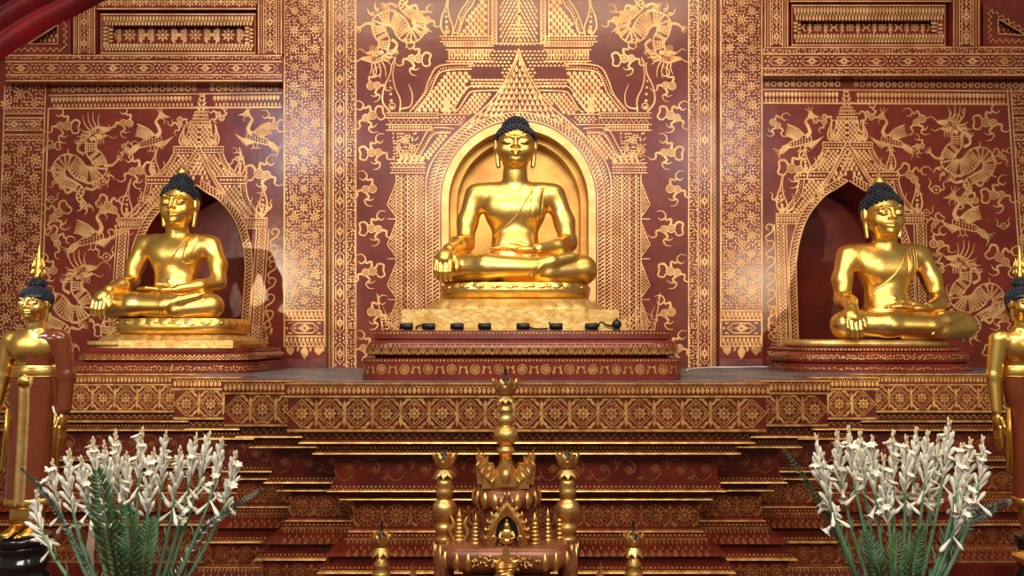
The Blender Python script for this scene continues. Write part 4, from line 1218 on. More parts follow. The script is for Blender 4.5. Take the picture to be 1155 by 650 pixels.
STACK_N = 72
def sup_plan(hx, hy, n, N=STACK_N):
    out = []
    for j in range(N):
        t = 2 * PI * j / N + PI / N; c, s_ = math.cos(t), math.sin(t)
        out.append((math.copysign(abs(c) ** (2 / n), c) * hx, math.copysign(abs(s_) ** (2 / n), s_) * hy))
    return out
def moulding(mb, prof, hx, hy, n, m=0, back=None, smooth=True, caps=True):
    """prof: list of (offset outward, z); superellipse plan, optionally cut flat at y = back"""
    rings = []
    for d, z in prof:
        rings.append([(x, min(y, back) if back is not None else y, z) for x, y in sup_plan(hx + d, hy + d, n)])
    mb.loops(rings, m, smooth, True, caps, caps)
def round_faces(mb, hx, hy, n, z1, d, unit, slope=0.0, g=1):
    """painter running round the front of a superellipse plan, u measured from the middle"""
    pl = sup_plan(hx + d, hy + d, n, 720)
    fr = [p for p in pl if p[1] <= 1e-6]
    fr.sort(key=lambda p: math.atan2(p[1], p[0]) if p[1] < 0 else (-PI if p[0] < 0 else 0))
    acc = [0.0]
    for a, b in zip(fr[:-1], fr[1:]): acc.append(acc[-1] + math.hypot(b[0] - a[0], b[1] - a[1]))
    tot = acc[-1]; acc = np.array(acc) - tot / 2
    fx = np.array([p[0] for p in fr]); fy = np.array([p[1] for p in fr])
    nx = fx / (hx + d) ** 2; ny = fy / (hy + d) ** 2
    def mp(u, v, h):
        s_ = u * unit; x = float(np.interp(s_, acc, fx)); y = float(np.interp(s_, acc, fy))
        e = 2e-3
        x2 = float(np.interp(s_ + e, acc, fx)) - float(np.interp(s_ - e, acc, fx)); y2 = float(np.interp(s_ + e, acc, fy)) - float(np.interp(s_ - e, acc, fy))
        l = math.hypot(x2, y2) or 1
        k = h + slope * v * unit
        return Vector((x + y2 / l * k, y - x2 / l * k, z1 - v * unit))
    return Orn(mb, mp, g, 0, .0012), tot / 2 / unit

def petals_ring(mb, hx, hy, n, z0, z1, d0, d1, count, m=0, up=True, bulge=.012):
    """row of raised lotus petals round the front and sides of a moulding"""
    pl = sup_plan(1, 1, n, 720); per = [0.0]
    pts = [(x * (hx), y * (hy)) for x, y in pl]
    for a, b in zip(pts, pts[1:] + pts[:1]): per.append(per[-1] + math.hypot(b[0] - a[0], b[1] - a[1]))
    per = np.array(per); tot = per[-1]
    px_ = np.array([p[0] for p in pts] + [pts[0][0]]); py_ = np.array([p[1] for p in pts] + [pts[0][1]])
    W = tot / count
    def at(s_, d):
        s_ %= tot
        x = float(np.interp(s_, per, px_)); y = float(np.interp(s_, per, py_)); l = math.hypot(x / hx ** 2, y / hy ** 2) or 1
        return x + x / hx ** 2 / l * d, y + y / hy ** 2 / l * d
    for k in range(count):
        s0 = (k + .5) * W; rows = []
        for t in np.linspace(0, 1, 7):
            tt = t if up else 1 - t
            wd = W * .48 * (1 - max(0, (t - .45) / .55) ** 2.2) if t < 1 else 0.0008
            z = z0 + (z1 - z0) * tt; d = d0 + (d1 - d0) * tt
            row = []
            for s_ in np.linspace(-1, 1, 5):
                x, y = at(s0 + wd * s_, d + bulge * (1 - s_ * s_) * math.sin(PI * min(1, t * .9 + .1)) + .001)
                row.append((x, y, z))
            rows.append(row)
        mb.loops(rows, m, True, False)

# ------------------------------------------------------------------ the middle statue and what carries it
def red_pattern_band(mb, hx, hy, n, z1, z0, d, unit, kind, slope=0.0):
    o, L = round_faces(mb, hx, hy, n, z1, d, unit, slope); H = (z1 - z0) / unit
    if kind == 'dots': o.dots([(-L, H * .5), (L, H * .5)], 4.2, 1.3)
    if kind == 'tri':
        o.along([(-L, 1), (L, 1)], 10.5, lambda x, y, a, i: (o.stroke([(x - 5, H - 1), (x, 1.5), (x + 5, H - 1)], 1.1, smooth=False), o.stroke([(x - 3, H - 1), (x, 6), (x + 3, H - 1)], .9, smooth=False), o.drop(x, H - 1, -PI / 2, H * .35, 2.2), o.drop(x + 5.2, 1, PI / 2, H * .45, 2.2)))
    if kind == 'rose':
        n_ = round(2 * L / 26); T = 2 * L / n_
        for k in range(n_):
            x = -L + T * (k + .5); o.rose(x, H * .5, H * .32, 9); o.ring(x, H * .5, H * .36, .9, 12)
            for g in (-1, 1):
                o.stroke([(x + g * T * .30, H * .85), (x + g * T * .36, H * .5), (x + g * T * .48, H * .3)], 1.1)
                for q in range(3): o.drop(x + g * T * (.32 + .05 * q), H * (.8 - .22 * q), -PI / 2 + g * (.9 - q * .9), H * .24, 2.0)
    if kind == 'leaf':
        o.floral(-L, 1, L, H - 1, 81, d=3.0, flowers=False); o.rect(-L, 0, L, 1.2); o.rect(-L, H - 1.2, L, H)
    if kind == 'line': o.rect(-L, 0, L, H)

CYM = 4.5                                   # distance of the middle statue
KM = CYM / F
XM = P(581, 300, CYM).x
# red lacquer pedestal
yF = 3.78; hy = (5.56 - yF) / 2; ycen = yF + hy
XP = P(589, 420, yF).x; hw = (P(776, 420, yF).x - P(402, 420, yF).x) / 2
z_a = ZD; z_b = ZY(404.5, yF); z_c = ZY(402, yF + .02); z_d = ZY(384, yF + .03); z_e = ZY(373, yF + .05)
ped = empty('red_pedestal', (XP, ycen, ZD), 'wide red lacquer pedestal with rosette band under the middle statue', 'pedestal')
N_ = 14
mb = MB(); moulding(mb, [(0, .0), (0, z_b - z_a)], hw, hy, N_, 0, smooth=False)
h1 = z_b - ZD
red_pattern_band(mb, hw, hy, N_, h1 - .002, h1 - .018, 0, .0045, 'dots'); red_pattern_band(mb, hw, hy, N_, h1 - .018, h1 - .021, 0, .0045, 'line'); red_pattern_band(mb, hw, hy, N_, h1 - .022, .024, 0, .0045, 'rose'); red_pattern_band(mb, hw, hy, N_, .022, .018, 0, .0045, 'line')
mb.build('lower_slab', [M_RED, M_AGILT], ped)
mb = MB(); a, b = z_b - ZD, z_d - ZD
moulding(mb, [(-.055, a), (-.055, a + .012), (-.03, a + .014), (-.018, a + .03), (-.014, a + .05), (-.02, a + .07), (-.035, b)], hw, hy, N_)
red_pattern_band(mb, hw, hy, N_, b - .012, a + .016, -.012, .0045, 'tri')
mb.build('bulged_moulding', [M_RED, M_AGILT], ped)
mb = MB(); c = z_e - ZD
moulding(mb, [(-.05, b), (-.05, b + .006), (-.04, b + .008), (-.045, c)], hw, hy, N_, smooth=False)
red_pattern_band(mb, hw, hy, N_, c - .004, c - .022, -.040, .0045, 'dots')
mb.build('top_slab', [M_RED, M_AGILT], ped)
# gilded stepped base
yG = 3.95; XG = P(580, 360, yG).x; hwG = (P(707, 360, yG).x - P(453, 360, yG).x) / 2
hyG = (5.1 - yG) / 2; zG = z_e
gb = empty('gilded_base', (XG, yG + hyG, zG), 'stepped gilded base with lotus cushion under the middle statue', 'statue base')
zz = [ZY(349, yG) - zG, ZY(336, yG + .08) - zG, ZY(317.5, yG + .15) - zG]
mb = MB()
for i, (x0, x1, dz, dy) in enumerate(((-1, -.90, -.0, .02), (-.90, -.69, 0, .01), (-.69, .63, .0, 0.0), (.63, .66, -.008, .012), (.66, .93, -.002, .004), (.93, 1.0, -.055, .03))):
    mb.box(x0 * hwG, x1 * hwG, -hyG + dy, hyG, 0, zz[0] + dz)
mb.build('plank_step', M_GOLDW, gb)
mb = MB()
for x0, x1, hgt in ((-.97, -.72, .026), (-.70, .55, .018), (.6, .95, .03)):
    mb.box(x0 * hwG, x1 * hwG, -hyG - .025, -hyG + .03, 0, hgt)
mb.build('foot_board', M_GOLDW, gb)
hx2 = hwG * .87; hy2 = .56
oy = -hyG + .08 + hy2
def shift(mb, dx, dy, k0=0): mb.v[k0:] = [(x + dx, y + dy, z) for x, y, z in [tuple(p) for p in mb.v[k0:]]]
mb = MB(); moulding(mb, [(.01, zz[0]), (.008, zz[0] + .008), (-.01, zz[0] + .02), (-.05, zz[0] + .045), (-.075, zz[1])], hx2, hy2, 5.0)
petals_ring(mb, hx2, hy2, 5.0, zz[0] + .006, zz[1] - .004, .008, -.062, 44, 0, True, .010); shift(mb, 0, oy)
mb.build('petal_step', M_GOLDW, gb)
mb = MB(); hx3 = P(672, 325, yG + .15).x - P(581, 325, yG + .15).x
e = zz[2] - zz[1]
moulding(mb, [(-.035, zz[1]), (-.012, zz[1] + e * .1), (.0, zz[1] + e * .35), (.004, zz[1] + e * .6), (-.004, zz[1] + e * .8), (-.03, zz[2] - .006), (-.04, zz[2])], hx3, .46, 3.2)
petals_ring(mb, hx3, .46, 3.2, zz[1] + e * .58, zz[1] + e * .98, .006, -.012, 36, 0, False, .008)
for k in range(9):
    x = hx3 * (-.84 + .21 * k); y = -.46 * (1 - abs(x / hx3) ** 3.2) ** (1 / 3.2)
    mb.ball((x, y - .006, zz[1] + e * .72), (.016, .010, .009), 8, 5)
shift(mb, XM - XG, oy - .02)
mb.build('lotus_cushion', M_GOLD, gb)
seat_z = zG + zz[2]
seated('seated_buddha_statue', (XM, CYM, seat_z + .001), KM * 1.03, 'large gold seated Buddha in the gilded arched niche', .97, 3.5, 1.07, .98, 0.6, (M_GOLD, M_HAIR, False), .86, 5.0)

# small black lamps clipped along the gilded base
def lamp_on_base(px, py, cable, label):
    c = P(px, py, yG - .03); r = empty('base_spotlight', (c.x, yG - .045, zG), label, 'lamp', 'small lamps along the gilded base')
    mb = MB(); mb.box(-.03, .03, -.016, .012, .0, .006); mb.box(-.014, -.008, -.01, .004, .005, .03); mb.box(.008, .014, -.01, .004, .005, .03); mb.build('bracket', M_BLK2, r)
    mb = MB(); k = len(mb.v)
    mb.lathe([(.006, -.036), (.015, -.034), (.017, 0), (.018, .03), (.012, .034)], (0, 0, 0), 12)
    mb.v = [(z, y - .004, x + .024) for x, y, z in mb.v]; mb.build('lamp_head', M_BLK2, r)
    if cable:
        mb = MB(); mb.tube(cr([(.03, 0, .02)] + cable, 5), .005, 6); mb.build('cable', M_BLK2, r)
lamp_on_base(459, 369, None, 'black lamp at the very left end of the gilded base')
lamp_on_base(484, 369, [(.0, 0, .03), (-.05, 0, .028), (-.07, 0, .012)], 'black lamp second from the left end of the gilded base')
lamp_on_base(516, 368, None, 'black lamp third along the gilded base, below the hand touching the earth')
lamp_on_base(547, 368, None, 'black lamp fourth along the gilded base, below the folded shin')
lamp_on_base(590, 368, [(.07, 0, .010), (.13, 0, .012)], 'black lamp with a straight cable to the next one, gilded base')
lamp_on_base(627, 367, [(-.02, 0, .03), (-.04, 0, .045)], 'black lamp at the far end of the straight cable, gilded base')
lamp_on_base(667, 368, [(.05, 0, .045), (.08, -.002, .03), (.13, 0, .024)], 'black lamp feeding the looped cable at the right end of the gilded base')
c = P(695, 366, yG - .03); r = empty('base_spotlight', (c.x, yG - .05, zG), 'round black lamp head on the looped cable, right end of gilded base', 'lamp', 'small lamps along the gilded base')
mb = MB(); mb.lathe([(.004, 0), (.02, 0), (.018, .008), (.006, .012)], (0, 0, 0), 14); mb.build('foot', M_BLK2, r)
mb = MB(); mb.ball((0, 0, .034), (.026, .02, .024), 14, 9); mb.lathe([(.007, .055), (.007, .066)], (0, 0, 0), 8); mb.build('lamp_head', M_BLK2, r)

# ------------------------------------------------------------------ left statue
DL = 4.95; KL = DL / F * .872
XL = P(193, 330, DL).x
def tiers(root, spec, xc_px, yc, m_default):
    """spec: name, y top px, y bottom px, half width px, half depth m, exponent, profile kind, mats, ornament"""
    pass
yFL = 4.58
pl = empty('red_pedestal', (P(177, 400, yFL).x, 5.04, ZD), 'red lacquer pedestal with gold bands under the left statue', 'pedestal')
z0 = 0; hwl = (P(283, 410, yFL).x - P(72, 410, yFL).x) / 2; hyl = .46
za, zb, zc = ZY(409, yFL) - ZD, ZY(397, yFL + .03) - ZD, ZY(393, yFL + .05) - ZD
mb = MB(); moulding(mb, [(0, 0), (0, za)], hwl, hyl, 7, 0, smooth=False)
red_pattern_band(mb, hwl, hyl, 7, za - .002, za - .012, 0, .0056, 'line'); red_pattern_band(mb, hwl, hyl, 7, za - .016, .014, 0, .0056, 'leaf')
mb.build('lower_slab', [M_RED, M_AGILT], pl)
mb = MB(); moulding(mb, [(-.06, za), (-.035, za + .006), (-.02, za + .025), (-.028, za + .05), (-.05, zb)], hwl, hyl, 7)
red_pattern_band(mb, hwl, hyl, 7, zb - .012, za + .012, -.018, .0056, 'tri'); mb.build('bulged_moulding', [M_RED, M_AGILT], pl)
mb = MB(); moulding(mb, [(-.045, zb), (-.045, zc)], hwl, hyl, 7, smooth=False); mb.build('top_slab', [M_RED, M_AGILT], pl)
gl = empty('gilded_base', (P(182, 380, 4.7).x, 5.02, ZD + zc), 'stepped gilded base with lotus cushion under the left statue', 'statue base')
y1 = 4.66; h1 = ZY(385, y1) - (ZD + zc); h2 = ZY(377.5, y1 + .04) - (ZD + zc); h3 = ZY(359, y1 + .1) - (ZD + zc)
hw1 = (P(267, 390, y1).x - P(85, 390, y1).x) / 2
mb = MB(); moulding(mb, [(-.06, 0), (-.06, h1 * .5), (-.02, h1 * .52), (-.02, h1)], hw1, .40, 8, smooth=False)
mb.box(-hw1 * .45, hw1 - .02, -.405, -.3, 0, h1 + .004); mb.build('plank_step', M_GOLDW, gl)
hw2 = (P(258, 380, y1).x - P(95, 380, y1).x) / 2
mb = MB(); moulding(mb, [(-.0, h1), (-.004, h1 + .008), (-.03, h1 + .02), (-.06, h2)], hw2, .37, 4)
petals_ring(mb, hw2, .37, 4, h1 + .004, h2, .0, -.05, 36, 0, True, .007); shift(mb, P(177, 380, y1).x - gl.location.x, 0); mb.build('petal_step', M_GOLDW, gl)
hw3 = (P(252, 370, y1 + .08).x - P(112, 370, y1 + .08).x) / 2; e = h3 - h2
mb = MB(); moulding(mb, [(-.03, h2), (-.005, h2 + e * .15), (.003, h2 + e * .5), (-.004, h2 + e * .8), (-.03, h3)], hw3, .34, 3.0)
for k in range(8):
    x = hw3 * (-.84 + .24 * k); y = -.34 * (1 - abs(x / hw3) ** 3.0) ** (1 / 3.0)
    mb.ball((x, y - .004, h2 + e * .72), (.016, .008, .008), 8, 5)
petals_ring(mb, hw3, .34, 3.0, h2 + e * .5, h2 + e * .97, .004, -.012, 30, 0, False, .007); shift(mb, P(182, 370, y1).x - gl.location.x, 0)
mb.build('lotus_cushion', M_GOLD, gl)
seated('seated_buddha_statue', (XL, DL + .03, ZD + zc + h3 + .001), KL, 'gold seated Buddha in the left niche on a gilded lotus cushion', .84, -3, 1.06, 1.02, 3.5, (M_GOLD, M_HAIR, True), 1.06)

# ------------------------------------------------------------------ right statue
DR = 5.1; KR = DR / F * .945
XR = P(1003, 340, DR).x
yFR = 4.72
pr = empty('red_pedestal', (P(1007, 400, yFR).x, 5.1, ZD), 'curved red lacquer pedestal carrying the right statue directly', 'pedestal')
hwr = (P(1117, 410, yFR).x - P(897, 410, yFR).x) / 2; hyr = .40
zs = [ZY(y, yFR + d) - ZD for y, d in ((411, 0), (408, .0), (397, .04), (392, .05), (383, .08))]
mb = MB(); moulding(mb, [(0, 0), (0, zs[0])], hwr, hyr, 3.4, 0, smooth=False)
red_pattern_band(mb, hwr, hyr, 3.4, zs[0] - .001, zs[0] - .010, 0, .0057, 'line'); red_pattern_band(mb, hwr, hyr, 3.4, zs[0] - .014, .008, 0, .0057, 'leaf')
mb.build('lower_slab', [M_RED, M_AGILT], pr)
mb = MB(); moulding(mb, [(-.03, zs[0]), (-.012, zs[1]), (-.012, zs[1] + .03), (-.04, zs[2]), (-.05, zs[2])], hwr, hyr, 3.4)
red_pattern_band(mb, hwr, hyr, 3.4, zs[2] - .012, zs[1], -.012, .0057, 'leaf'); mb.build('bulged_moulding', [M_RED, M_AGILT], pr)
mb = MB(); moulding(mb, [(-.06, zs[2]), (-.055, zs[3] - .012), (-.065, zs[3])], hwr, hyr, 3.4)
red_pattern_band(mb, hwr, hyr, 3.4, zs[3] - .004, zs[2] + .004, -.055, .0057, 'dots'); mb.build('upper_slab', [M_RED, M_AGILT], pr)
mb = MB(); moulding(mb, [(-.12, zs[3]), (-.10, zs[3] + .01), (-.105, zs[4] - .01), (-.13, zs[4])], hwr, hyr, 3.0)
mb.build('gilded_seat', M_GOLDW, pr)['label'] = 'gilded top step'
seated('seated_buddha_statue', (XR, DR, ZD + zs[4] + .001), KR, 'gold seated Buddha in the right niche on the curved red pedestal', .92, -4, 1.06, 1.02, -3, (M_GOLD, M_HAIR, True), 1.0, 3.5)

# white cable lying on the deck
mb = MB(); zc_ = ZD + .008
mb.tube(cr([tuple(Vector((P(x, 418, d).x, d, zc_))) for x, d in ((775, 4.95), (785, 5.2), (805, 5.4), (835, 5.42), (860, 5.5), (885, 5.3), (900, 5.05))], 5), .006, 6)
tag(mb.build('white_cable', M_WIRE), 'white cable snaking over the grey deck beside the right statue', 'cable')
# ------------------------------------------------------------------ standing figures in brown-red robes
DS = 2.9; KS = DS / F
def standing_parts():
    S = SDF()
    S.ell((0, 4, 206), (24, 12.5, 20), 8); S.cap((-22, 5, 216), (22, 5, 216), 9.5, 9.5, 7); S.cap((0, 6, 222), (0, 3, 231), 13, 8.4, 6); S.cap((0, 3, 228), (0, 1, 242), 8.4, 8.4, 2)
    for z in (231, 234.5): S.cap((0, 2.4, z - .3), (0, 2.4, z + .3), 8.9, 8.9, .8)
    S.ell((0, 4, 180), (19, 11, 20), 8); S.ell((0, 5, 158), (21, 12, 22), 8)
    for g in (-1, 1):
        S.ell((g * 10, -2, 206), (11, 6, 10), 9)
        S.chain([(g * 9, 4, 150), (g * 9, 4, 80), (g * 9, 4, 8)], [11.5, 9.5, 7.5], 3)
        S.ell((g * 9.5, -1, 5), (7.5, 11, 6), 3); S.ell((g * 10.5, -11, 3.6), (7.6, 9, 3.8), 3)
        for i in range(5): S.cap((g * (4.6 + i * 2.9), -16 + i * 1.0, 3.0), (g * (4.4 + i * 3.1), -21.5 + i * 1.5, 2.3), 2.1 - i * .18, 1.7 - i * .15, .7)
        S.chain([(g * 28, 5, 215), (g * 35, 5, 174)], [9.4, 7.4], 5)
        S.chain([(g * 35, 5, 174), (g * 37.5, -1, 136)], [7.4, 5.0], 3)
        S.ell((g * 38, -2, 124), (4.0, 6.2, 9.5), 3)
        for i, (dy, l) in enumerate(((-5.2, 22), (-1.8, 25), (1.8, 25.5), (5.0, 22))):
            S.chain([(g * 38, -2 + dy, 118), (g * 38.4, -2.5 + dy * .9, 118 - l * .5), (g * 37.4, -3 + dy * .8, 118 - l)], [2.1, 1.9, 1.3], .8)
        S.chain([(g * 37, -7.5, 128), (g * 35.5, -10.5, 119), (g * 35.5, -10.5, 110)], [2.6, 2.2, 1.5], 1)
    head_sdf(S, (0, 0, 255), .72, .98)
    VB = S.mesh(axis([(-46, -42, 1.5), (-42, -30, .8), (-30, -16, 1.3), (-16, 16, .5), (16, 30, 1.3), (30, 42, .8), (42, 46, 1.5)]), axis([(-27, -20, .8), (-20, 2, .5), (2, 24, 1.5)]), axis([(-1, 10, .8), (10, 88, 3), (88, 140, 1.0), (140, 232, 1.5), (232, 280, .5)]),
                lambda G, X, Y, Z: np.maximum(G, -(Z + 0 * X + 0 * Y)))
    # robe
    T = SDF()
    T.ell((0, 4, 206), (25.4, 14, 21.4), 8); T.cap((-22, 5, 216), (22, 5, 216), 10.8, 10.8, 7); T.cap((0, 6, 222), (0, 3.5, 230), 14, 9.6, 6)
    T.ell((0, 4, 180), (20.6, 12.6, 21), 8); T.ell((0, 5, 158), (23, 14, 24), 8)
    T.cap((0, 5, 165), (0, 5, 20), 23.5, 25.0, 6, (1, 1.55, 1))
    T.chain([(28, 5, 215), (36, 5, 174)], [10.6, 8.9], 5); T.chain([(36, 5, 174), (37.6, 0, 138)], [8.9, 7.6], 4)
    T.cap((28, 7, 185), (29, 7, 128), 6.5, 4.0, 6, (1, 1.5, 1))
    def post(G, X, Y, Z):
        xb = np.where(Z < 200, -2.0, -2.0 + (np.clip(Z, 200, 230) - 200) * .62) + 0 * X + 0 * Y
        r = np.maximum(X - xb, 181 - Z)
        G = np.maximum(G, -r)
        G = np.maximum(G, 128 - Z + np.where(X > 25 + 0 * Y, 0, -200))
        return np.maximum(G, 30 - Z + 0 * X)
    VR = T.mesh(axis([(-30, 50, 1.3)]), axis([(-16, 26, 1.2)]), axis([(28, 180, 1.8), (180, 236, 1.1)]), post)
    return VB, VR
VB, VR = standing_parts()
def narrowed(VQ):
    """the second figure has a slimmer skirt; arms keep their place"""
    V = VQ[0].copy(); z = np.clip((V[:, 2] - 118) / 52, 0, 1); z = z * z * (3 - 2 * z)
    a = np.clip((32.5 - np.abs(V[:, 0])) / 4, 0, 1)
    V[:, 0] *= 1 - (1 - z) * a * .30
    return V, VQ[1]
VB2, VR2 = narrowed(VB), narrowed(VR)
def bvh_of(VQ): return BVHTree.FromPolygons([tuple(v) for v in VQ[0]], [tuple(q) for q in VQ[1]])
BV_A, BV_B = bvh_of(VR), bvh_of(VR2)
bvR = BV_A; SKW = 1.0
def rskin(x, z, lift):
    h = bvR.ray_cast(Vector((x, -100, z)), Vector((0, 1, 0)))
    return (h[0].x * KS, (h[0].y - lift) * KS, z * KS)
def rring(z, lift, n=40):
    out = []
    for j in range(n):
        a = 2 * PI * j / n; d = Vector((math.cos(a), math.sin(a), 0))
        h = bvR.ray_cast(Vector((0, 5, min(z, 176.5))), d)
        r = min(h[3], 25.5 if z > 100 else 24.6 * SKW) if h[0] is not None else 22 * SKW
        out.append(((d.x * (r + lift)) * KS, (5 + d.y * (r + lift)) * KS, z * KS))
    return out
def standing(loc, label, slim=False):
    global bvR
    global SKW
    SKW = .74 if slim else 1.0
    bvR = BV_B if slim else BV_A; sk = .70 if slim else 1.0; VB_, VR_ = (VB2, VR2) if slim else (VB, VR)
    r = empty('standing_buddha_statue', loc, label, 'buddha statue')
    grid_obj('body', VB_, KS, M_GOLDS, r)
    grid_obj('robe', VR_, KS, M_ROBE, r)['label'] = 'brown-red robe over one shoulder'
    mb = MB(); mb.loops([rring(173, .4), rring(174, 1.5), rring(179, 1.9), rring(184, 1.6), rring(186.5, .3)], 0, True)
    mb.tube([*rring(174.5, 1.9), rring(174.5, 1.9)[0]], .5 * KS, 5); mb.tube([*rring(184.5, 1.8), rring(184.5, 1.8)[0]], .5 * KS, 5)
    mb.build('belt', M_GOLDS, r)
    mb = MB(); rows = []
    for z in np.linspace(176, 34, 30):
        wd = 8.5 if z > 166 else 6.2
        rows.append([rskin(wd * s, z, l) for s, l in ((-1, .2), (-.92, 1.5), (-.5, 1.5), (-.45, 1.0), (0, 1.1), (.45, 1.0), (.5, 1.5), (.92, 1.5), (1, .2))])
    mb.loops(rows, 0, True, False)
    mb.build('front_band', M_GOLDW, r)
    mb = MB()
    for k in range(7):
        a = (k - 3) * .26
        mb.tube([rskin(0, 178, 1.0), rskin(5 * math.sin(a) * 1.2, 170, 3.0), rskin(9 * math.sin(a), 162 + abs(k - 3) * .8, 1.6)], [.8 * KS, 1.4 * KS, .7 * KS], 6)
    mb.build('belt_knot', M_GOLDS, r)
    mb = MB(); mb.loops([rring(30.2, -1), rring(30.2, .8), rring(33, 1.2), rring(39, 1.0), rring(40, .1)], 0, True)
    mb.build('gold_hem', M_GOLDS, r)
    mb = MB()   # gilded under-robe showing above the feet
    mb.loops([[(19 * sk * math.cos(2 * PI * j / 32) * f * KS, (4 + 12.5 * math.sin(2 * PI * j / 32) * f) * KS, z * KS) for j in range(32)] for f, z in ((.94, 12), (.98, 13), (.97, 22), (.95, 33))], 0, True, True, True)
    mb.build('under_robe', M_GOLDS, r)
    for g in (-1, 1):   # pleated ends of the robe hanging beside the legs
        mb = MB(); x0 = 26.5 if not slim else 20.5
        pts = [(x0 - 1, 140), (x0 + 2.5, 138), (x0 + 6.0, 68), (x0 + 3.5, 72), (x0 + 2, 66), (x0, 71), (x0 - 2.5, 65)]
        f = [(g * x * KS, (2 + .4 * i) * KS, z * KS) for i, (x, z) in enumerate(pts)]; b = [(x, y + 2.6 * KS, z) for x, y, z in f]; n = len(f)
        mb.add(f + b, [tuple(range(n)), tuple(range(2 * n - 1, n - 1, -1))] + [(i, n + i, n + (i + 1) % n, (i + 1) % n) for i in range(n)])
        for q in (1.0, 3.0): mb.tube([(g * (x0 + q * .3) * KS, 1.7 * KS, 138 * KS), (g * (x0 + q * 1.4 - 1.5) * KS, 2.6 * KS, 72 * KS)], .45 * KS, 5)
        mb.build('robe_end', M_GOLDS, r)
    mb = MB(); mb.tube([(26.5 * KS, -1 * KS, 139 * KS), (29 * KS, -5.5 * KS, 141 * KS), (32 * KS, -7.5 * KS, 135 * KS), (36 * KS, -8.6 * KS, 130.5 * KS)], [.8 * KS, 1.1 * KS, 1.1 * KS, .5 * KS], 6)
    mb.build('white_ribbon', M_EYE, r)['label'] = 'white ribbon at the wrist'
    # hair, topknot, flame
    mb = MB(); q = .72; c = (0, 2.9, 261)
    prof = [(math.cos(a) * 16.4 * KS, math.sin(a) * 15 * KS) for a in np.linspace(-.02, PI / 2 - .05, 9)]
    mb.lathe(prof, tuple(v * KS for v in c), 28, 0, 1.04)
    back = (0, 6.5 * KS, 256 * KS); mb.ball(back, (15.6 * KS, 13.4 * KS, 15 * KS), 20, 12)
    R = random.Random(5)
    for i in range(300):
        z = 1 - (i + .5) / 300 * 1.35; th = i * 2.399963; rr = math.sqrt(max(0, 1 - z * z))
        p = (c[0] + 16.4 * rr * math.cos(th), c[1] + 17 * rr * math.sin(th), c[2] + 15 * z)
        if p[2] < (265.5 if p[1] < -7 else 259 if p[1] < 0 else 247): continue
        mb.ball(tuple(v * KS for v in p), 1.5 * KS, 6, 4)
    mb.ball((0, 4 * KS, 278 * KS), (8.6 * KS, 8.6 * KS, 7.5 * KS), 16, 9)
    for i in range(70):
        z = 1 - (i + .5) / 70 * 1.1; th = i * 2.399963; rr = math.sqrt(max(0, 1 - z * z))
        mb.ball((8.6 * rr * math.cos(th) * KS, (4 + 8.6 * rr * math.sin(th)) * KS, (278 + 7.5 * z) * KS), 1.3 * KS, 6, 4)
    mb.build('hair', M_HAIR, r)
    mb = MB(); k = KS
    mb.lathe([(3.5 * k, 0), (5.2 * k, 1 * k), (5.6 * k, 3 * k), (4.4 * k, 6 * k), (4.8 * k, 9 * k), (3.6 * k, 13 * k), (3.2 * k, 18 * k), (2.0 * k, 25 * k), (1.0 * k, 33 * k), (.3 * k, 40 * k)], (0, 4 * k, 284 * k), 14)
    for j in range(6):
        a = j * PI / 3 + .3
        for z0, l, rr in ((286, 14, 5.0), (293, 16, 4.2)):
            mb.tube([(math.cos(a) * rr * k, (4 + math.sin(a) * rr) * k, z0 * k), (math.cos(a) * (rr + 1.8) * k, (4 + math.sin(a) * (rr + 1.8)) * k, (z0 + l * .4) * k), (math.cos(a) * (rr - 1) * k, (4 + math.sin(a) * (rr - 1)) * k, (z0 + l) * k)], [1.3 * k, 1.2 * k, .25 * k], 6)
    mb.build('flame_finial', M_GOLDS, r)
    bv = BVHTree.FromPolygons([tuple(v) for v in VB[0]], [tuple(x) for x in VB[1]])
    for g in (-1, 1):
        mb = MB(); up_ = []; lo = []
        for s in np.linspace(-1, 1, 7):
            x = g * 6.2 + s * 3.6; zc = 256.3; 
            for L_, dz in ((up_, 1.25 * (1 - s * s)), (lo, -.75 * (1 - s * s))):
                h = bv.ray_cast(Vector((x, -100, zc + dz)), Vector((0, 1, 0))); L_.append((x * k, (h[0].y - .35) * k, (zc + dz) * k))
        mb.loops([up_, lo], 0, True, False)
        mb.build('eye', M_EYE, r)['label'] = 'white inlaid eye'
    return r
zS = ZY(604, DS)
xs1 = P(32, 500, DS).x; xs2 = P(1163, 500, DS).x
standing((xs1, DS, zS + .001), 'gold standing Buddha in brown-red robe beside the white flowers, on a black stand')
standing((xs2, DS, zS + .001), 'gold standing Buddha cut by the right edge of the photo, bare arm hanging', True)
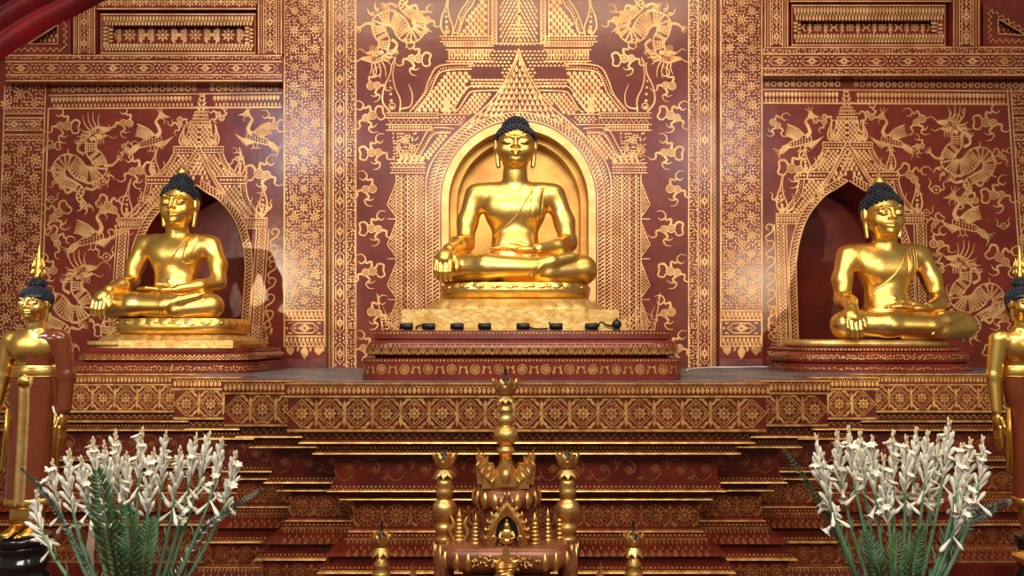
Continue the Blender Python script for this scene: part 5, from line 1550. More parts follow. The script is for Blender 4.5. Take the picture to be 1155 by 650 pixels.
def stand(x, label, f=1.0):
    r = empty('statue_stand', (x, DS, .42), label, 'stand')
    k = KS; H = zS - .42
    mb = MB(); mb.lathe([(24 * k, H - 9 * k), (26.5 * k, H - 8 * k), (27 * k, H - 3 * k), (26.5 * k, H)], (0, 0, 0), 40); [None]; mb.v = [(a_ * f, b_ * f, c_) for a_, b_, c_ in mb.v]; mb.build('top_plate', M_BLACK, r)
    mb = MB(); mb.lathe([(31 * k, 0), (31 * k, .06), (27 * k, .07)] + [(z_[0] * k, H - z_[1] * k) for z_ in ((26, 52), (27.5, 47), (27, 43), (23.5, 40), (23, 36), (25, 32), (26, 28), (25, 25), (22.5, 22), (22, 18), (24, 14), (24.5, 11), (23.5, 9))], (0, 0, 0), 40); [None]; mb.v = [(a_ * f, b_ * f, c_) for a_, b_, c_ in mb.v]; mb.build('turned_body', M_BLACK, r)
    mb = MB(); mb.box(-.14, .14, -.14, .14, 0, .42); o = mb.build('wooden_plinth', M_WOOD); o.location = (x, DS, 0)
    tag(o, 'dark wooden plinth below ' + label[label.index('the stand'):] if 'the stand' in label else 'dark wooden plinth under the ' + ('left' if x < 0 else 'right') + ' black statue stand', 'plinth')
stand(xs1, 'glossy black turned stand under the standing statue beside the flowers at left')
stand(xs2, 'glossy black turned stand under the standing statue at the right edge', .76)
# gold offering bowl at the right edge
r = empty('offering_bowl', (P(1167, 640, 2.62).x, 2.62, .40), 'small gold pedestal bowl by the right edge of the photo', 'bowl')
kk = 2.62 / F; hz_ = ZY(627, 2.62) - .40
mb = MB(); mb.lathe([(.002, hz_ - .012), (17 * kk, hz_ - .004), (20.5 * kk, hz_), (21 * kk, hz_ - .004), (17 * kk, hz_ - .022), (10 * kk, hz_ - .04)], (0, 0, 0), 32); mb.build('cup', M_GOLDS, r)
mb = MB(); mb.lathe([(10 * kk, hz_ - .04), (6 * kk, hz_ - .06), (5 * kk, hz_ - .10), (8 * kk, hz_ - .13), (17 * kk, hz_ - .2), (18 * kk, 0)], (0, 0, 0), 32); mb.build('foot', M_GOLDS, r)
mb = MB(); mb.box(-.12, .12, -.12, .12, 0, .399); o = mb.build('wooden_plinth', M_WOOD); o.location = (r.location.x, 2.62, 0)
tag(o, 'dark wooden plinth under the gold pedestal bowl', 'plinth')
# ------------------------------------------------------------------ seven-branched candle stand before the altar
DK = 3.0; q = DK / F
XK = P(571, 500, DK).x
ks = empty('candle_stand', (XK, DK, 0), 'ornate brown and gold candle stand with seven-branch lotus tips before the altar', 'candle stand')
def zk(y): return ZY(y, DK)
def X(px): return (px - 571) * q
def blade(mb, pts, y, th, m=0):
    """flat carved piece: outline in (x, z) metres, front at y, bevelled edge"""
    n = len(pts); cx = sum(p[0] for p in pts) / n; cz = sum(p[1] for p in pts) / n
    a = [(x, y + th * .3, z) for x, z in pts]; b = [(cx + (x - cx) * .86, y, cz + (z - cz) * .86) for x, z in pts]; c = [(x, y + th, z) for x, z in pts]
    k = len(mb.v); mb.v.extend(b + a + c)
    for i in range(n):
        j = (i + 1) % n
        for o in (0, n): mb.f.append((k + o + i, k + o + j, k + o + n + j, k + o + n + i)); mb.m.append(m); mb.sm.append(False)
    mb.f.append(tuple(k + i for i in range(n))); mb.m.append(m); mb.sm.append(False)
    mb.f.append(tuple(k + 2 * n + i for i in reversed(range(n)))); mb.m.append(m); mb.sm.append(False)
def petal(mb, c, a, r0, r1, z0, z1, w, m=0, curl=0.0):
    rows = []
    for t in np.linspace(0, 1, 6):
        r = r0 + (r1 - r0) * math.sin(t * PI / 2) + curl * t ** 3; z = z0 + (z1 - z0) * t; ww = w * (1 - max(0, (t - .4) / .6) ** 2) + .0004
        rows.append([(c[0] + r * math.cos(a) - s * ww * math.sin(a), c[1] + r * math.sin(a) + s * ww * math.cos(a), z - (s * s) * .0 ) for s in (-1, -.5, 0, .5, 1)])
        for i, s in enumerate((-1, -.5, 0, .5, 1)):
            x, y, z_ = rows[-1][i]; b_ = (1 - s * s) * w * .35; rows[-1][i] = (x + b_ * math.cos(a), y + b_ * math.sin(a), z_)
    mb.loops(rows, m, True, False)
def lotus(x, y, yt, yb, hw, spike_top, root, kind):
    """lotus cup with spike; yt, yb pixel rows, hw half width in pixels"""
    zt, zb = zk(yt), zk(yb); r = hw * q; H = zt - zb
    mb = MB(); mb.lathe([(.004, zb), (r * .55, zb + H * .03), (r * .9, zb + H * .3), (r * .98, zb + H * .55), (r * .86, zb + H * .62), (.003, zb + H * .42)], (x, y, 0), 20)
    for k in range(8): petal(mb, (x, y), k * PI / 4 + .35, r * .62, r * .98, zb + H * .1, zt, r * .40, 0, -.12 * r if k % 2 else .1 * r)
    mb.build('lotus_cup', M_SGOLD, root)
    mb = MB(); zt2 = zk(spike_top)
    mb.lathe([(r * .5, zb + H * .5), (r * .45, zb + H * .8), (r * .12, zt), (r * .10, zt2 - .01), (r * .15, zt2 - .006), (.001, zt2)], (x, y, 0), 10)
    mb.build('candle_spike', M_BLK2, root)['label'] = 'dark candle spike'
def ruffle(mb, x, y, ya, yb, hw):
    za, zb = zk(ya), zk(yb); r = hw * q
    mb.lathe([(r * .45, za), (r * .7, za - (za - zb) * .15), (r * .5, za - (za - zb) * .6), (r * .42, zb)], (x, y, 0), 16)
    for k in range(8): petal(mb, (x, y), k * PI / 4, r * .55, r * .95, za - (za - zb) * .1, zb + (za - zb) * .1, r * .34, 0, .18 * r)
def beads(x, y, spec): return [(r * q, zk(yy)) for r, yy in spec]
# central finial
lotus(X(570.5), 0, 427, 445, 14, 415, ks, 0)
mb = MB(); ruffle(mb, X(570.5), 0, 445, 456, 10)
mb.lathe(beads(0, 0, [(6, 455), (7, 459), (8.4, 461), (8.6, 464), (7, 467), (8.8, 470), (9.6, 474), (9, 477), (6, 479), (6.5, 481), (10, 482), (13.2, 487), (13.8, 491), (12.5, 496), (9, 501), (6, 503), (8.5, 505), (10, 508), (9, 511), (6.5, 513), (6, 522)]), (X(570.5), 0, 0), 24)
mb.build('finial_post', M_SGOLD, ks)
# crown of carved flames
mb = MB()
for sy in (-1, 1):
    y0 = sy * .075 - .014
    for g in (-1, 1):
        o_ = [(2, 545), (20, 545), (27, 535), (31, 522), (33, 508), (29.5, 514), (29, 519), (25, 513), (24.5, 521), (20, 517), (20, 526), (15, 526), (12, 533), (8, 536)]
        blade(mb, [(X(570.5) + g * u * q, zk(v)) for u, v in o_], y0, .028)
        for u, v, l in ((29, 520, 8), (24, 528, 9), (18, 533, 8), (13, 538, 6)):
            mb.tube([(X(570.5) + g * u * q, y0 - .004, zk(v + 6)), (X(570.5) + g * (u + 2) * q, y0 - .008, zk(v)), (X(570.5) + g * (u - 1.5) * q, y0 - .004, zk(v - l * .5))], [.006, .007, .002], 6)
    blade(mb, [(X(570.5) + u * q, zk(v)) for u, v in ((-13, 545), (-13, 536), (-9, 530), (-6, 521), (0, 511), (6, 521), (9, 530), (13, 536), (13, 545))], y0 - .018, .03)
    mb.ball((X(570.5), y0 - .02, zk(533)), (.02, .014, .028), 10, 8)
for g in (-1, 1):
    blade(mb, [(X(570.5) + g * u * q, zk(v)) for u, v in ((20, 545), (31, 545), (33, 525), (31, 514), (26, 528))], -.06, .12)
mb.box(X(545), X(596), -.09, .09, zk(546.5), zk(541))
mb.build('flame_crown', M_SGOLD, ks)
# dome and drum
mb = MB(); mb.lathe(beads(0, 0, [(22, 545), (27, 546.5), (32, 549), (35.5, 554), (36.5, 559), (35, 564), (31, 567.5), (26, 569)]), (X(571.5), 0, 0), 40)
for k in range(18):
    a = k * 2 * PI / 18 + .17
    if abs(math.cos(a)) < .3: continue
    rows = []
    for t in np.linspace(0, 1, 7):
        w_ = 4.2 * q * math.sin(PI * (t * .86 + .1)) ** .8; r_ = (33 + 4.6 * math.sin(PI * (.15 + t * .7))) * q; z = zk(567.5 - 17 * t)
        rows.append([(X(571.5) + (r_ + .006 * (1 - s_ * s_)) * math.cos(a) - s_ * w_ * math.sin(a), (r_ + .006 * (1 - s_ * s_)) * math.sin(a) + s_ * w_ * math.cos(a), z) for s_ in (-1, -.6, 0, .6, 1)])
    mb.loops(rows, 1, True, False)
mb.build('dome', [M_BROWN, M_SGOLD], ks)
mb = MB(); mb.lathe(beads(0, 0, [(26, 569), (25, 571), (27, 574), (27, 600), (32, 604), (34, 607)]), (X(571.5), 0, 0), 12, rot0=PI / 12, smooth=False); mb.build('drum', M_BROWN, ks)
# gabled niche on the drum
mb = MB(); yN = -.135
gable = [(-21, 606), (-21.5, 592), (-19, 582), (-14, 573), (-8, 566), (-5, 559), (0, 550), (5, 559), (8, 566), (14, 573), (19, 582), (21.5, 592), (21, 606)]
gin = [(12, 606), (12, 592), (10, 583), (5, 577), (0, 574), (-5, 577), (-10, 583), (-12, 592), (-12, 606)]
GX = lambda pts: [(X(572) + u * q, zk(v)) for u, v in pts]
go, gi = GX(gable), GX(gin)
# frame as a band between outer and inner outline
go2 = [go[round(i * 12 / 24)] for i in range(0)]
def resamp(pts, n):
    L = [0]
    for a, b in zip(pts[:-1], pts[1:]): L.append(L[-1] + math.hypot(b[0] - a[0], b[1] - a[1]))
    return [(float(np.interp(t, L, [p[0] for p in pts])), float(np.interp(t, L, [p[1] for p in pts]))) for t in np.linspace(0, L[-1], n)]
A_ = resamp(go, 31); B_ = resamp(gi[::-1], 31); M_ = [((a[0] + b[0]) / 2, (a[1] + b[1]) / 2) for a, b in zip(A_, B_)]
mb.loops([[(x, yN + .05, z) for x, z in A_], [(x, yN + .012, z) for x, z in A_], [(x, yN, z) for x, z in M_], [(x, yN + .012, z) for x, z in B_], [(x, yN + .05, z) for x, z in B_]], 0, False, False)
for i in range(2, 29, 2):
    x, z = A_[i]; dx, dz = x - X(572), z - zk(590); l = math.hypot(dx, dz)
    mb.tube([(x - dx / l * .006, yN + .01, z - dz / l * .006), (x + dx / l * .008, yN + .006, z + dz / l * .008 + .004), (x + dx / l * .006, yN + .01, z + dz / l * .006 + .016)], [.007, .006, .0015], 6)
mb.build('niche_gable', M_SGOLD, ks)
mb = MB(); mb.box(X(559), X(585), yN + .03, yN + .06, zk(606), zk(578)); mb.build('niche_back', M_BLK2, ks)
mb = MB(); cx_ = X(572)
mb.ball((cx_, yN + .02, zk(601)), (.034, .02, .016), 12, 8); mb.ball((cx_, yN + .018, zk(594)), (.022, .016, .026), 12, 8); mb.ball((cx_, yN + .014, zk(585)), (.013, .013, .016), 12, 8)
mb.tube([(cx_, yN + .014, zk(582)), (cx_, yN + .014, zk(577))], [.008, .001], 8)
for g in (-1, 1):
    mb.tube([(cx_ + g * .02, yN + .012, zk(591)), (cx_ + g * .03, yN + .008, zk(597)), (cx_ + g * .008, yN + .0, zk(599))], [.008, .007, .005], 6)
    mb.tube(cr([(cx_ + g * .052, yN - .004, zk(606)), (cx_ + g * .06, yN - .008, zk(599)), (cx_ + g * .05, yN - .008, zk(594)), (cx_ + g * .042, yN - .006, zk(598)), (cx_ + g * .049, yN - .004, zk(601))], 4), .005, 6)
mb.build('niche_figure', M_SGOLD, ks)
# small tiered spires
for px, yt, hw, y_ in ((520, 572, 7, -.03), (538.5, 573, 5.2, -.085), (602, 572, 6, -.085), (616.5, 571, 5.0, -.04), (630, 567, 5.2, -.01)):
    mb = MB(); zt, zb = zk(yt), zk(607); H = zt - zb; prof = []
    for k in range(6):
        f = k / 6; rr = hw * q * (1 - f * .45)
        prof += [(rr, zb + H * .72 * f), (rr, zb + H * .72 * (f + .085)), (rr * .72, zb + H * .72 * (f + .10)), (rr * .7, zb + H * .72 * (f + .16))]
    prof += [(hw * q * .5, zb + H * .73), (hw * q * .55, zb + H * .78), (hw * q * .22, zb + H * .88), (.0006, zt)]
    mb.lathe(prof, (X(px), y_, 0), 10)
    if px == 520:
        for g in (-1, 1): mb.tube(cr([(X(px) + g * 5 * q, y_ - .02, zb), (X(px) + g * 10 * q, y_ - .02, zb + H * .3), (X(px) + g * 6 * q, y_ - .02, zb + H * .55), (X(px) + g * 9 * q, y_ - .02, zb + H * .8)], 4), [.008] * 9 + [.007, .005, .003, .001], 6)
    mb.build('tiered_spire', M_SGOLD, ks)
# projecting cornice with gold petals
mb = MB()
def cpl(hw, hd, n=5.0): return [(X(571.5) + a, b) for a, b in sup_plan(hw * q, hd * q, n)]
prof = [(57, 38, 606), (64, 43, 607), (68, 46, 611), (70, 48, 617), (69, 47, 624), (66, 45, 629), (60, 40, 632)]
mb.loops([[(x, y, zk(v)) for x, y in cpl(a, b)] for a, b, v in reversed(prof)], 0, True, True, True, True)
mb.build('cornice', [M_BROWN, M_SGOLD], ks)
for px in (507, 520, 532, 612, 623.5, 635.5):
    mb = MB(); y0 = -46.5 * q * (1 - abs((px - 571.5) / 70) ** 5) ** .2
    rows = []
    for t in np.linspace(0, 1, 8):
        w_ = 4.4 * q * math.sin(PI * (t * .86 + .12)) ** .8; z = zk(630 - 19 * t)
        rows.append([(X(px) + s * w_, y0 + .004 - .016 * (1 - s * s) * math.sin(PI * (t * .9 + .05)), z) for s in (-1, -.6, 0, .6, 1)])
    mb.loops(rows, 0, True, False); mb.build('gold_petal', M_SGOLD, ks)
R = random.Random(8)
for g in (-1, 1):
    mb = MB()
    for k in range(26):
        x = X(571.5) + g * (10 + R.random() * 24) * q; z = zk(615 + R.random() * 11); a = R.random() * 6.28
        mb.tube([(x, -.171, z), (x + .008 * math.cos(a), -.176, z + .008 * math.sin(a)), (x + .013 * math.cos(a + .7), -.171, z + .013 * math.sin(a + .7))], [.004, .005, .0015], 5)
    mb.build('leaf_carving', M_SGOLD, ks)
mb = MB()
mb.loops([[(x, y, zk(v)) for x, y in cpl(a, b)] for a, b, v in reversed([(56, 36, 632), (56, 36, 635), (48, 30, 636), (46, 29, 690), (52, 34, 694)])], 0, False, True, True, True)
mb.box(X(535), X(608), -.135, -.10, zk(652), zk(638))
mb.build('lower_shrine', M_BROWN, ks)
for px in (487, 511.5, 622, 631):
    mb = MB(); mb.lathe([(.018, zk(652)), (.018, zk(648)), (.006, zk(645)), (.009, zk(643)), (.0005, zk(636))], (X(px), -.15, 0), 10); mb.build('small_finial', M_SGOLD, ks)
# entwined naga necks with a flame crest
for g in (-1, 1):
    mb = MB(); pts = cr([(X(571) + g * 14 * q, -.20, zk(675)), (X(571) + g * 18 * q, -.21, zk(657)), (X(571) + g * 14 * q, -.215 - .008 * g, zk(645)), (X(571) + g * 5 * q, -.215 - .016 * g, zk(634)), (X(571) - g * 4 * q, -.21 - .012 * g, zk(626)), (X(571) - g * 4 * q, -.20, zk(618))], 6)
    mb.tube(pts, list(np.linspace(.031, .017, len(pts))), 12)
    for i in range(3, len(pts) - 2, 2):
        p = Vector(pts[i]); mb.tube([p + Vector((-.02, -.018, 0)), p + Vector((0, -.032, .006)), p + Vector((.02, -.018, 0))], .0035, 5)
    mb.tube([(X(571) - g * 5 * q, -.20, zk(615)), (X(571) - g * 10 * q, -.215, zk(617)), (X(571) - g * 13 * q, -.22, zk(613))], [.014, .010, .002], 8)
    mb.build('naga_neck', M_SGOLD, ks)
mb = MB()
for u0, v0, w_, h_ in ((0, 622, 6.5, 24), (-8, 623, 4.5, 12), (8, 623, 4.5, 12)):
    blade(mb, [(X(571 + u0) + a * w_ * q, zk(v0 - b * h_)) for a, b in ((-.4, 0), (-1, .3), (-.5, .55), (-.55, .7), (0, 1), (.55, .7), (.5, .55), (1, .3), (.4, 0))], -.215, .016)
mb.build('flame_crest', M_SGOLD, ks)
# side posts
for px in (502.6, 639):
    lotus(X(px), 0, 511, 528, 12.5, 500, ks, 1)
    mb = MB(); ruffle(mb, X(px), 0, 528, 540, 11)
    mb.lathe(beads(0, 0, [(6, 539), (8, 543), (9, 546), (7.5, 549), (9.2, 552), (9.6, 556), (8.5, 560), (6, 562), (9, 564), (12.8, 569), (13.6, 575), (12, 582), (8, 587), (7, 589), (10, 592), (10.6, 597), (9, 601), (7, 603), (9.5, 606), (10, 611)]), (X(px), 0, 0), 24)
    mb.build('turned_post', M_SGOLD, ks)
    mb = MB(); mb.lathe(beads(0, 0, [(11, 700), (11, 611)]), (X(px), 0, 0), 16); 
    for k in range(10):
        a = 2 * PI * k / 10; mb.tube([(X(px) + 11 * q * math.cos(a), 11 * q * math.sin(a), zk(612)), (X(px) + 11 * q * math.cos(a), 11 * q * math.sin(a), zk(648 if k % 2 else 630))], [.006, .001], 5, 1)
    mb.build('post_shaft', [M_BROWN, M_SGOLD], ks)
# outer short posts
for px in (436.5, 709):
    lotus(X(px), -.06, 597, 611, 11, 582, ks, 2)
    mb = MB(); ruffle(mb, X(px), -.06, 611, 624, 10)
    mb.lathe(beads(0, 0, [(5.5, 623), (6, 627), (8.5, 631), (8.5, 633), (6.5, 636), (9.5, 640), (10, 644), (7, 647), (8, 655), (13, 662), (13.5, 670), (9, 680), (8, 690), (11, 700), (12, 715)]), (X(px), -.06, 0), 22)
    mb.build('turned_post', M_SGOLD, ks)
# naga head flames at the ends of the lower rail
for g, px in ((-1, 471), (1, 672)):
    mb = MB()
    for u0, v0, h_, w_ in ((0, 655, 25, 5), (6, 655, 17, 4), (11, 655, 12, 4)):
        x = px - g * u0
        blade(mb, [(X(x + g * a * w_), zk(v0 - b * h_)) for a, b in ((-1, 0), (-1, .3), (-.3, .6), (.4, 1), (.5, .6), (1, .35), (1, 0))], -.08 - .01 * u0, .03)
    mb.build('naga_flame', M_SGOLD, ks)
# stepped foot (below the picture) that carries everything
mb = MB()
mb.box(X(425), X(720), -.30, .24, zk(725), zk(712)); mb.box(X(480), X(662), -.24, .22, zk(712), zk(690))
mb.box(X(440), X(705), -.25, .2, .10, zk(725)); mb.box(X(418), X(727), -.32, .26, 0, .10)
for g, px in ((-1, 471), (1, 672)): mb.box(min(X(px - g * 16), X(px + g * 5)), max(X(px - g * 16), X(px + g * 5)), -.2, -.04, zk(716), zk(654))
mb.build('stepped_foot', M_BROWN, ks)
# ------------------------------------------------------------------ tuberose bunches, leaves, vases
DF = 2.4; fq = DF / F
def floret_mesh(kind):
    mb = MB(); u = fq
    if kind == 'bud':
        mb.lathe([(.35 * u, 0), (.8 * u, 1.5 * u), (1.3 * u, 4.5 * u), (1.9 * u, 8 * u), (1.6 * u, 10.5 * u), (.2 * u, 12.5 * u)], (0, 0, 0), 8)
    elif kind == 'closed':
        mb.lathe([(.5 * u, 0), (1.0 * u, 2 * u), (1.3 * u, 7 * u), (1.9 * u, 12 * u), (2.7 * u, 16 * u), (2.4 * u, 19 * u), (1.2 * u, 21.5 * u), (.2 * u, 22.5 * u)], (0, 0, 0), 8)
    else:
        mb.lathe([(.5 * u, 0), (1.0 * u, 2 * u), (1.3 * u, 8 * u), (2.0 * u, 13 * u), (2.8 * u, 15.5 * u)], (0, 0, 0), 8)
        for k in range(6):
            a = k * PI / 3; rows = []
            for t in np.linspace(0, 1, 5):
                r = 2.0 * u + 5.0 * u * t; z = 14.5 * u + 4.6 * u * math.sin(t * 2.2); w = 2.3 * u * math.sin(PI * min(.98, .25 + t * .75))
                rows.append([(r * math.cos(a) - s * w * math.sin(a), r * math.sin(a) + s * w * math.cos(a), z + abs(s) * .7 * u) for s in (-1, 0, 1)])
            mb.loops(rows, 0, True, False)
    return mb
protos = {}
def blossom(kind, parent, loc, direc, scale, rnd):
    if kind not in protos:
        o = floret_mesh(kind).build('blossom', M_BUD if kind == 'bud' else M_PETAL)
        protos[kind] = o.data
    else:
        o = bpy.data.objects.new('blossom', protos[kind]); COL.objects.link(o)
    o.parent = parent
    o.location = loc
    qn = Vector(direc).to_track_quat('Z', 'Y')
    o.rotation_euler = qn.to_euler()
    o.scale = (scale, scale, scale * rnd.uniform(.9, 1.12))
    return o
def stalk(tip, base, bend, D, seed, label, group, spike=.42, droop=0.0, big=1.0):
    R = random.Random(seed)
    pb = P(base[0], base[1], DF + (D - DF) * .3); pt = P(tip[0], tip[1], D)
    mid = (pb + pt) / 2 + Vector((bend * fq, R.uniform(-.02, .02), 0))
    C = [Vector(c) for c in cr([tuple(pb), tuple((pb + mid) / 2 + Vector((bend * fq * .3, 0, 0))), tuple(mid), tuple((mid + pt) / 2 + Vector((bend * fq * .35, 0, 0))), tuple(pt)], 6)]
    r = empty('tuberose_stalk', pb, label, 'flower', group)
    mb = MB(); pts = [c - pb for c in C]
    mb.tube(pts, [fq * (2.7 - 1.7 * i / (len(pts) - 1)) for i in range(len(pts))], 7)
    for i in range(2, 13, 3):   # small sheath leaves on the stem
        p = pts[i]; a = R.random() * 6.28
        mb.tube([p, p + Vector((.006 * math.cos(a), .006 * math.sin(a), .03)), p + Vector((.014 * math.cos(a), .014 * math.sin(a), .055))], [fq * 1.6, fq * 1.0, .0004], 5)
    mb.build('stem', M_STEM, r)
    Ls = [0]
    for a, b in zip(pts[:-1], pts[1:]): Ls.append(Ls[-1] + (b - a).length)
    tot = Ls[-1]
    def at(s):
        s = max(0, min(s, tot)); i = next((j for j in range(1, len(Ls)) if Ls[j] >= s), len(Ls) - 1)
        t = (s - Ls[i - 1]) / (Ls[i] - Ls[i - 1] + 1e-9); return pts[i - 1].lerp(pts[i], t), (pts[i] - pts[i - 1]).normalized()
    n = 25
    for k in range(n):
        f = k / (n - 1)
        p, d = at(tot - (1 - f) ** 1.05 * spike + .003)
        a = k * 2.4 + R.uniform(-.4, .4)
        e1 = d.orthogonal().normalized(); e2 = d.cross(e1)
        out = e1 * math.cos(a) + e2 * math.sin(a)
        lean = 1.0 - .45 * f + R.uniform(-.15, .15)
        dr = d + out * lean * .42 + Vector((0, -.1, -droop * (1 - f)))
        if f < .22 and R.random() < .5: dr = out + Vector((0, 0, -.5 - R.random() * .7))
        kind = 'bud' if f > .74 else ('open' if R.random() < .34 else 'closed')
        scl = (1.0 if f < .6 else 1.0 - .3 * (f - .6) / .4) * R.uniform(.85, 1.15) * big
        blossom(kind, r, p, dr.normalized(), scl, R)
def frond(name, label, tip, ctrl, base, D, L, m, dens=26, wid=1.0, face=(0, -1, 0), stripes=False, group=None):
    """feather leaf: midrib and leaflets"""
    a, b, c = P(*base, DF - .03), P(*ctrl, D - .02), P(*tip, D + .03)
    C = [Vector(p) for p in cr([tuple(a), tuple(a.lerp(b, .55)), tuple(b), tuple(b.lerp(c, .5) + Vector((0, 0, .006))), tuple(c)], 8)]
    r = MB(); pts = [p - a for p in C]
    r.tube(pts, list(np.linspace(fq * 1.8, fq * .4, len(pts))), 6)
    F_ = Vector(face).normalized()
    for i in range(dens):
        f = .18 + .82 * i / dens; j = f * (len(pts) - 1); i0 = min(int(j), len(pts) - 2); p = pts[i0].lerp(pts[i0 + 1], j - i0); d = (pts[i0 + 1] - pts[i0]).normalized()
        sd = d.cross(F_).normalized(); l = L * fq * math.sin(PI * min(.97, .12 + f * .84)) ** .8
        for g in (-1, 1):
            e = p + (d * .72 + sd * g * .70 + F_ * (.12 if i % 2 else -.05)).normalized() * l; w = fq * 1.05 * wid; up = (d * .6 - sd * g * .8).normalized() * w
            m1 = p.lerp(e, .45)
            r.add([tuple(p), tuple(m1 + up + F_ * .004), tuple(e), tuple(m1 - up + F_ * .004), tuple(m1 + F_ * .009)], [(0, 4, 1), (1, 4, 2), (2, 4, 3), (3, 4, 0)], (1 if stripes and i % 3 == 0 and i < dens * .55 else 0), True)
    o = r.build(name, [m, M_EYE] if stripes else [m]); o.location = a
    return tag(o, label, 'leaf', group)
def strap(name, label, pts_px, D, w, m):
    C = cr([tuple(P(x, y, D + .01 * i)) for i, (x, y) in enumerate(pts_px)], 6); o = Vector(C[0]); mb = MB(); rows = []
    for i, p in enumerate(C):
        p = Vector(p) - o; a = Vector(C[max(i - 1, 0)]); b = Vector(C[min(i + 1, len(C) - 1)]); d = (b - a).normalized(); s = d.cross(Vector((0, -1, 0))).normalized()
        ww = w * fq * min(1, (1 - i / (len(C) - 1)) * 3.2 + .02) * .5
        rows.append([tuple(p - s * ww), tuple(p + Vector((0, ww * .5, 0))), tuple(p + s * ww)])
    mb.loops(rows, 0, True, False); ob = mb.build(name, m); ob.location = o
    return tag(ob, label, 'leaf')
ORD = ['first', 'second', 'third', 'fourth', 'fifth', 'sixth', 'seventh', 'eighth', 'ninth', 'tenth', 'eleventh', 'twelfth', 'thirteenth', 'fourteenth', 'fifteenth', 'sixteenth', 'seventeenth', 'eighteenth']
LT = [(42, 556, -22, .16), (60, 524, -16, .05), (78, 512, -14, .0), (92, 520, -9, -.04), (105, 498, -8, .06), (118, 505, -4, -.08), (131, 492, -3, .02), (143, 515, 0, .08), (160, 490, 0, -.02), (173, 512, 1, -.08), (187, 492, 2, .05), (203, 510, 5, -.05), (221, 496, 8, .02), (236, 492, 9, .08), (250, 500, 14, -.04), (266, 514, 16, .03)]
for i, (x, y, bend, dd) in enumerate(LT):
    stalk((x, y), (150 + (x - 150) * .22, 700), bend * .9, DF + dd, 100 + i, 'white tuberose stalk, ' + ('outermost and drooping beside the standing statue' if i == 0 else ORD[i] + ' from the standing statue in the left bunch'), 'tuberose stalks in the left bunch', .20 if i else .22, .5 if i < 2 else .1, .86)
RT = [(921, 496, -16, .03), (928, 516, -14, -.05), (944, 492, -10, .06), (957, 486, -8, -.02), (970, 492, -6, .05), (984, 498, -4, -.06), (996, 520, -2, -.09), (1007, 492, -1, .04), (1022, 496, 0, -.04), (1033, 488, 2, .06), (1046, 492, 3, -.03), (1058, 498, 5, .03), (1070, 480, 6, .0), (1084, 506, 9, -.06), (1094, 500, 10, .05), (1108, 498, 15, .0), (1090, 540, 12, -.1)]
for i, (x, y, bend, dd) in enumerate(RT):
    stalk((x, y), (1013 + (x - 1013) * .22, 700), bend * .9, DF + dd, 200 + i, 'white tuberose stalk, ' + ('low one at the front of the right bunch, with big lower blossoms' if i == 16 else ORD[i] + ' along the right bunch, counted from the candle stand'), 'tuberose stalks in the right bunch', .21, .1, .88)
# leaves
frond('palm_frond', 'dark green feather leaf standing before the left flowers, tallest of them', (110, 530), (122, 600), (146, 700), DF - .16, 26, M_LEAF, 26, 1.7)
frond('palm_frond', 'dark green feather leaf in the middle of the left bunch', (143, 570), (146, 630), (150, 700), DF - .18, 24, M_LEAF, 24, 1.7)
frond('palm_frond', 'green feather leaf below the open blossom of the left bunch', (170, 585), (160, 640), (152, 700), DF - .15, 22, M_LEAF3, 22, 1.6)
frond('palm_frond', 'grey-green feather leaf pointing at the robe of the standing statue', (24, 528), (60, 570), (136, 700), DF + .05, 7, M_LEAF2, 40, .8)
frond('palm_frond', 'long grey leaf with black and white bands reaching right from the left bunch', (297, 551), (228, 600), (165, 705), DF + .04, 8, M_LEAF2, 40, 1.0, (0.3, -1, 0.4), True)
strap('dry_leaf', 'pale dry strap leaf behind the left bunch', [(140, 704), (104, 650), (104, 600), (114, 552)], DF + .06, 9, M_CANDLE)
frond('palm_frond', 'dark thin feather leaf reaching up from the right bunch to the altar', (883, 505), (938, 590), (990, 700), DF + .05, 9, M_LEAF, 34)
frond('palm_frond', 'blue-green feather leaf at the right of the right bunch', (1140, 566), (1090, 590), (1035, 700), DF + .05, 16, M_LEAF2, 34)
frond('palm_frond', 'dark green feather leaf low at the front of the right bunch', (975, 600), (990, 645), (1003, 700), DF - .15, 18, M_LEAF, 22, 1.5)
frond('palm_frond', 'dark green feather leaf in the centre of the right bunch', (1040, 596), (1028, 645), (1014, 700), DF - .16, 18, M_LEAF, 22, 1.5)
frond('palm_frond', 'mid green feather leaf between the stems of the right bunch', (1012, 600), (1010, 650), (1010, 700), DF - .13, 20, M_LEAF3, 22)
# vases and low tables below the picture
for x, lab in ((150, 'left'), (1013, 'right')):
    c = P(x, 700, DF); zt = c.z + .02
    mb = MB(); mb.lathe([(.07, 0), (.085, .01), (.11, .12), (.10, .22), (.065, zt - .40), (.085, zt - .35), (.08, zt - .352), (.058, zt - .40), (.09, .2), (.095, .12), (.06, .02)], (0, 0, 0), 32)
    o = mb.build('flower_vase', M_VASE); o.location = (c.x, DF, .35); tag(o, 'ceramic vase holding the ' + lab + ' bunch of white tuberoses', 'vase')
    t = empty('low_table', (c.x, DF, 0), 'low dark wooden table under the vase of the ' + lab + ' bunch', 'table')
    mb = MB(); mb.box(-.17, .17, -.17, .17, .32, .35); mb.build('tabletop', M_WOOD, t)
    for sx in (-1, 1):
        for sy in (-1, 1):
            mb = MB(); mb.box(sx * .14 - .018, sx * .14 + .018, sy * .14 - .018, sy * .14 + .018, 0, .32); mb.build('leg', M_WOOD, t)
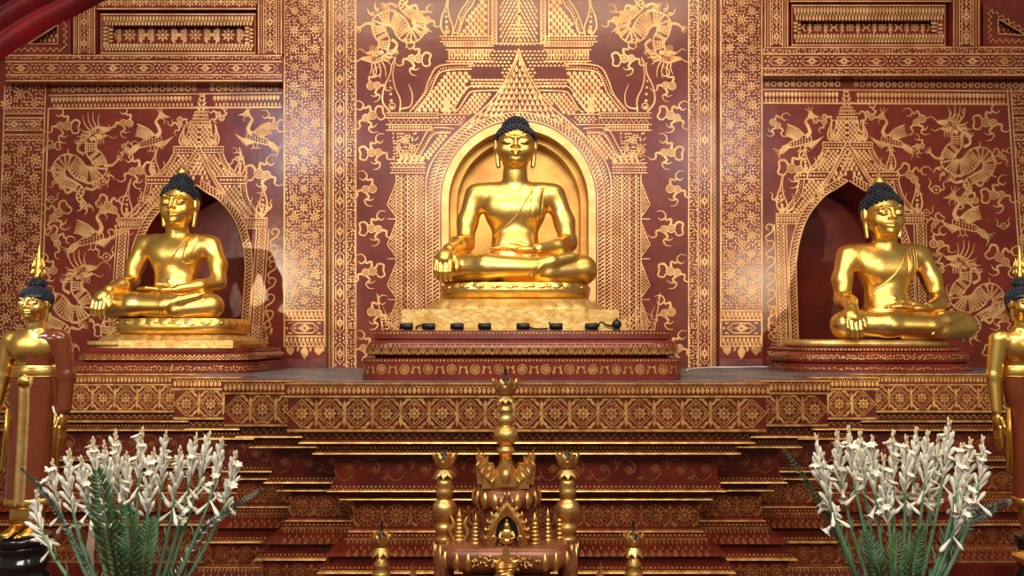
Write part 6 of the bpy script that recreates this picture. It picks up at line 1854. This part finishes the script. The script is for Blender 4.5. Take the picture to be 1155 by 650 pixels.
# red cloth swagged across the upper corners
def swag(name, label, pts, rad, D, folds=3):
    mb = MB(); C = [P(x, y, D) for x, y in pts]; C = [Vector(p) for p in cr([tuple(c) for c in C], 6)]; rows = []
    for i, p in enumerate(C):
        d = (C[min(i + 1, len(C) - 1)] - C[max(i - 1, 0)]).normalized(); s = d.cross(Vector((0, -1, 0))).normalized(); t = i / (len(C) - 1); r = rad * D / F * (1 - .15 * math.sin(PI * t))
        rows.append([tuple(p + s * r * (v * 1.0) + Vector((0, -abs(math.cos(v * PI * folds / 2)) * .045, 0))) for v in np.linspace(-1, 1, 40)])
    mb.loops(rows, 0, True, False); return tag(mb.build(name, M_CLOTH), label, 'curtain')
swag('red_drape', 'folded red cloth swagged across the upper left corner', [(150, -62), (70, -14), (20, 12), (-60, 62)], 44, 3.4)
swag('red_drape', 'strip of red cloth along the top edge above the right frieze', [(1060, -14), (1100, -12), (1150, -8), (1200, 0)], 17, 3.4, 2)
# ------------------------------------------------------------------ light
w = bpy.data.worlds.new('world'); sc.world = w; w.use_nodes = True
bg = w.node_tree.nodes['Background']
bg.inputs[0].default_value = (1.0, 0.80, 0.58, 1); bg.inputs[1].default_value = 0.20
def spot(name, loc, tgt, energy, size, blend, col, rad):
    d = bpy.data.lights.new(name, 'SPOT'); d.energy = energy; d.spot_size = math.radians(size); d.spot_blend = blend
    d.color = col; d.shadow_soft_size = rad
    o = bpy.data.objects.new(name, d); COL.objects.link(o); o.location = loc
    o.rotation_euler = (Vector(tgt) - Vector(loc)).to_track_quat('-Z', 'Y').to_euler()
    return o
def area(name, loc, tgt, energy, sx, sy, col):
    d = bpy.data.lights.new(name, 'AREA'); d.shape = 'RECTANGLE'; d.size = sx; d.size_y = sy; d.energy = energy; d.color = col
    o = bpy.data.objects.new(name, d); COL.objects.link(o); o.location = loc
    o.rotation_euler = (Vector(tgt) - Vector(loc)).to_track_quat('-Z', 'Y').to_euler()
    return o
spot('spot_light_left', (-3.5, 0.2, 2.45), (-2.05, 5.3, 1.95), 290, 44, .7, (1, .82, .58), .06)
spot('spot_light_right', (3.6, 0.2, 2.40), (2.3, 5.3, 1.90), 225, 44, .7, (1, .80, .55), .06)
spot('spot_light_middle', (0.1, 0.2, 3.1), (0.05, 5.0, 1.95), 60, 46, .8, (1, .85, .62), .12)
area('window_light_left', (-3.1, 0.2, 4.4), (-1.2, 5.6, 2.0), 60, .7, .9, (.86, .88, 1.0))
area('window_light_right', (3.0, 0.2, 4.4), (1.2, 5.6, 2.0), 38, .7, .9, (.95, .92, .95))
area('altar_top_wash', (0, 2.5, 5.5), (0, 4.6, 1.2), 115, 4.5, .3, (1, .80, .55))  # unseen overhead wash, added to light wall and altar steeply
area('front_fill_light', (0, -1.2, 4.3), (0, 3.2, 1.0), 185, 3.0, 1.2, (1, .92, .80))  # fill added above and behind the camera to lift the foreground
sc.view_settings.view_transform = 'Standard'
sc.view_settings.look = 'None'
sc.view_settings.exposure = 0.05
sc.view_settings.gamma = 1.0
sc.view_settings.use_curve_mapping = False
sc.cycles.use_denoising = True
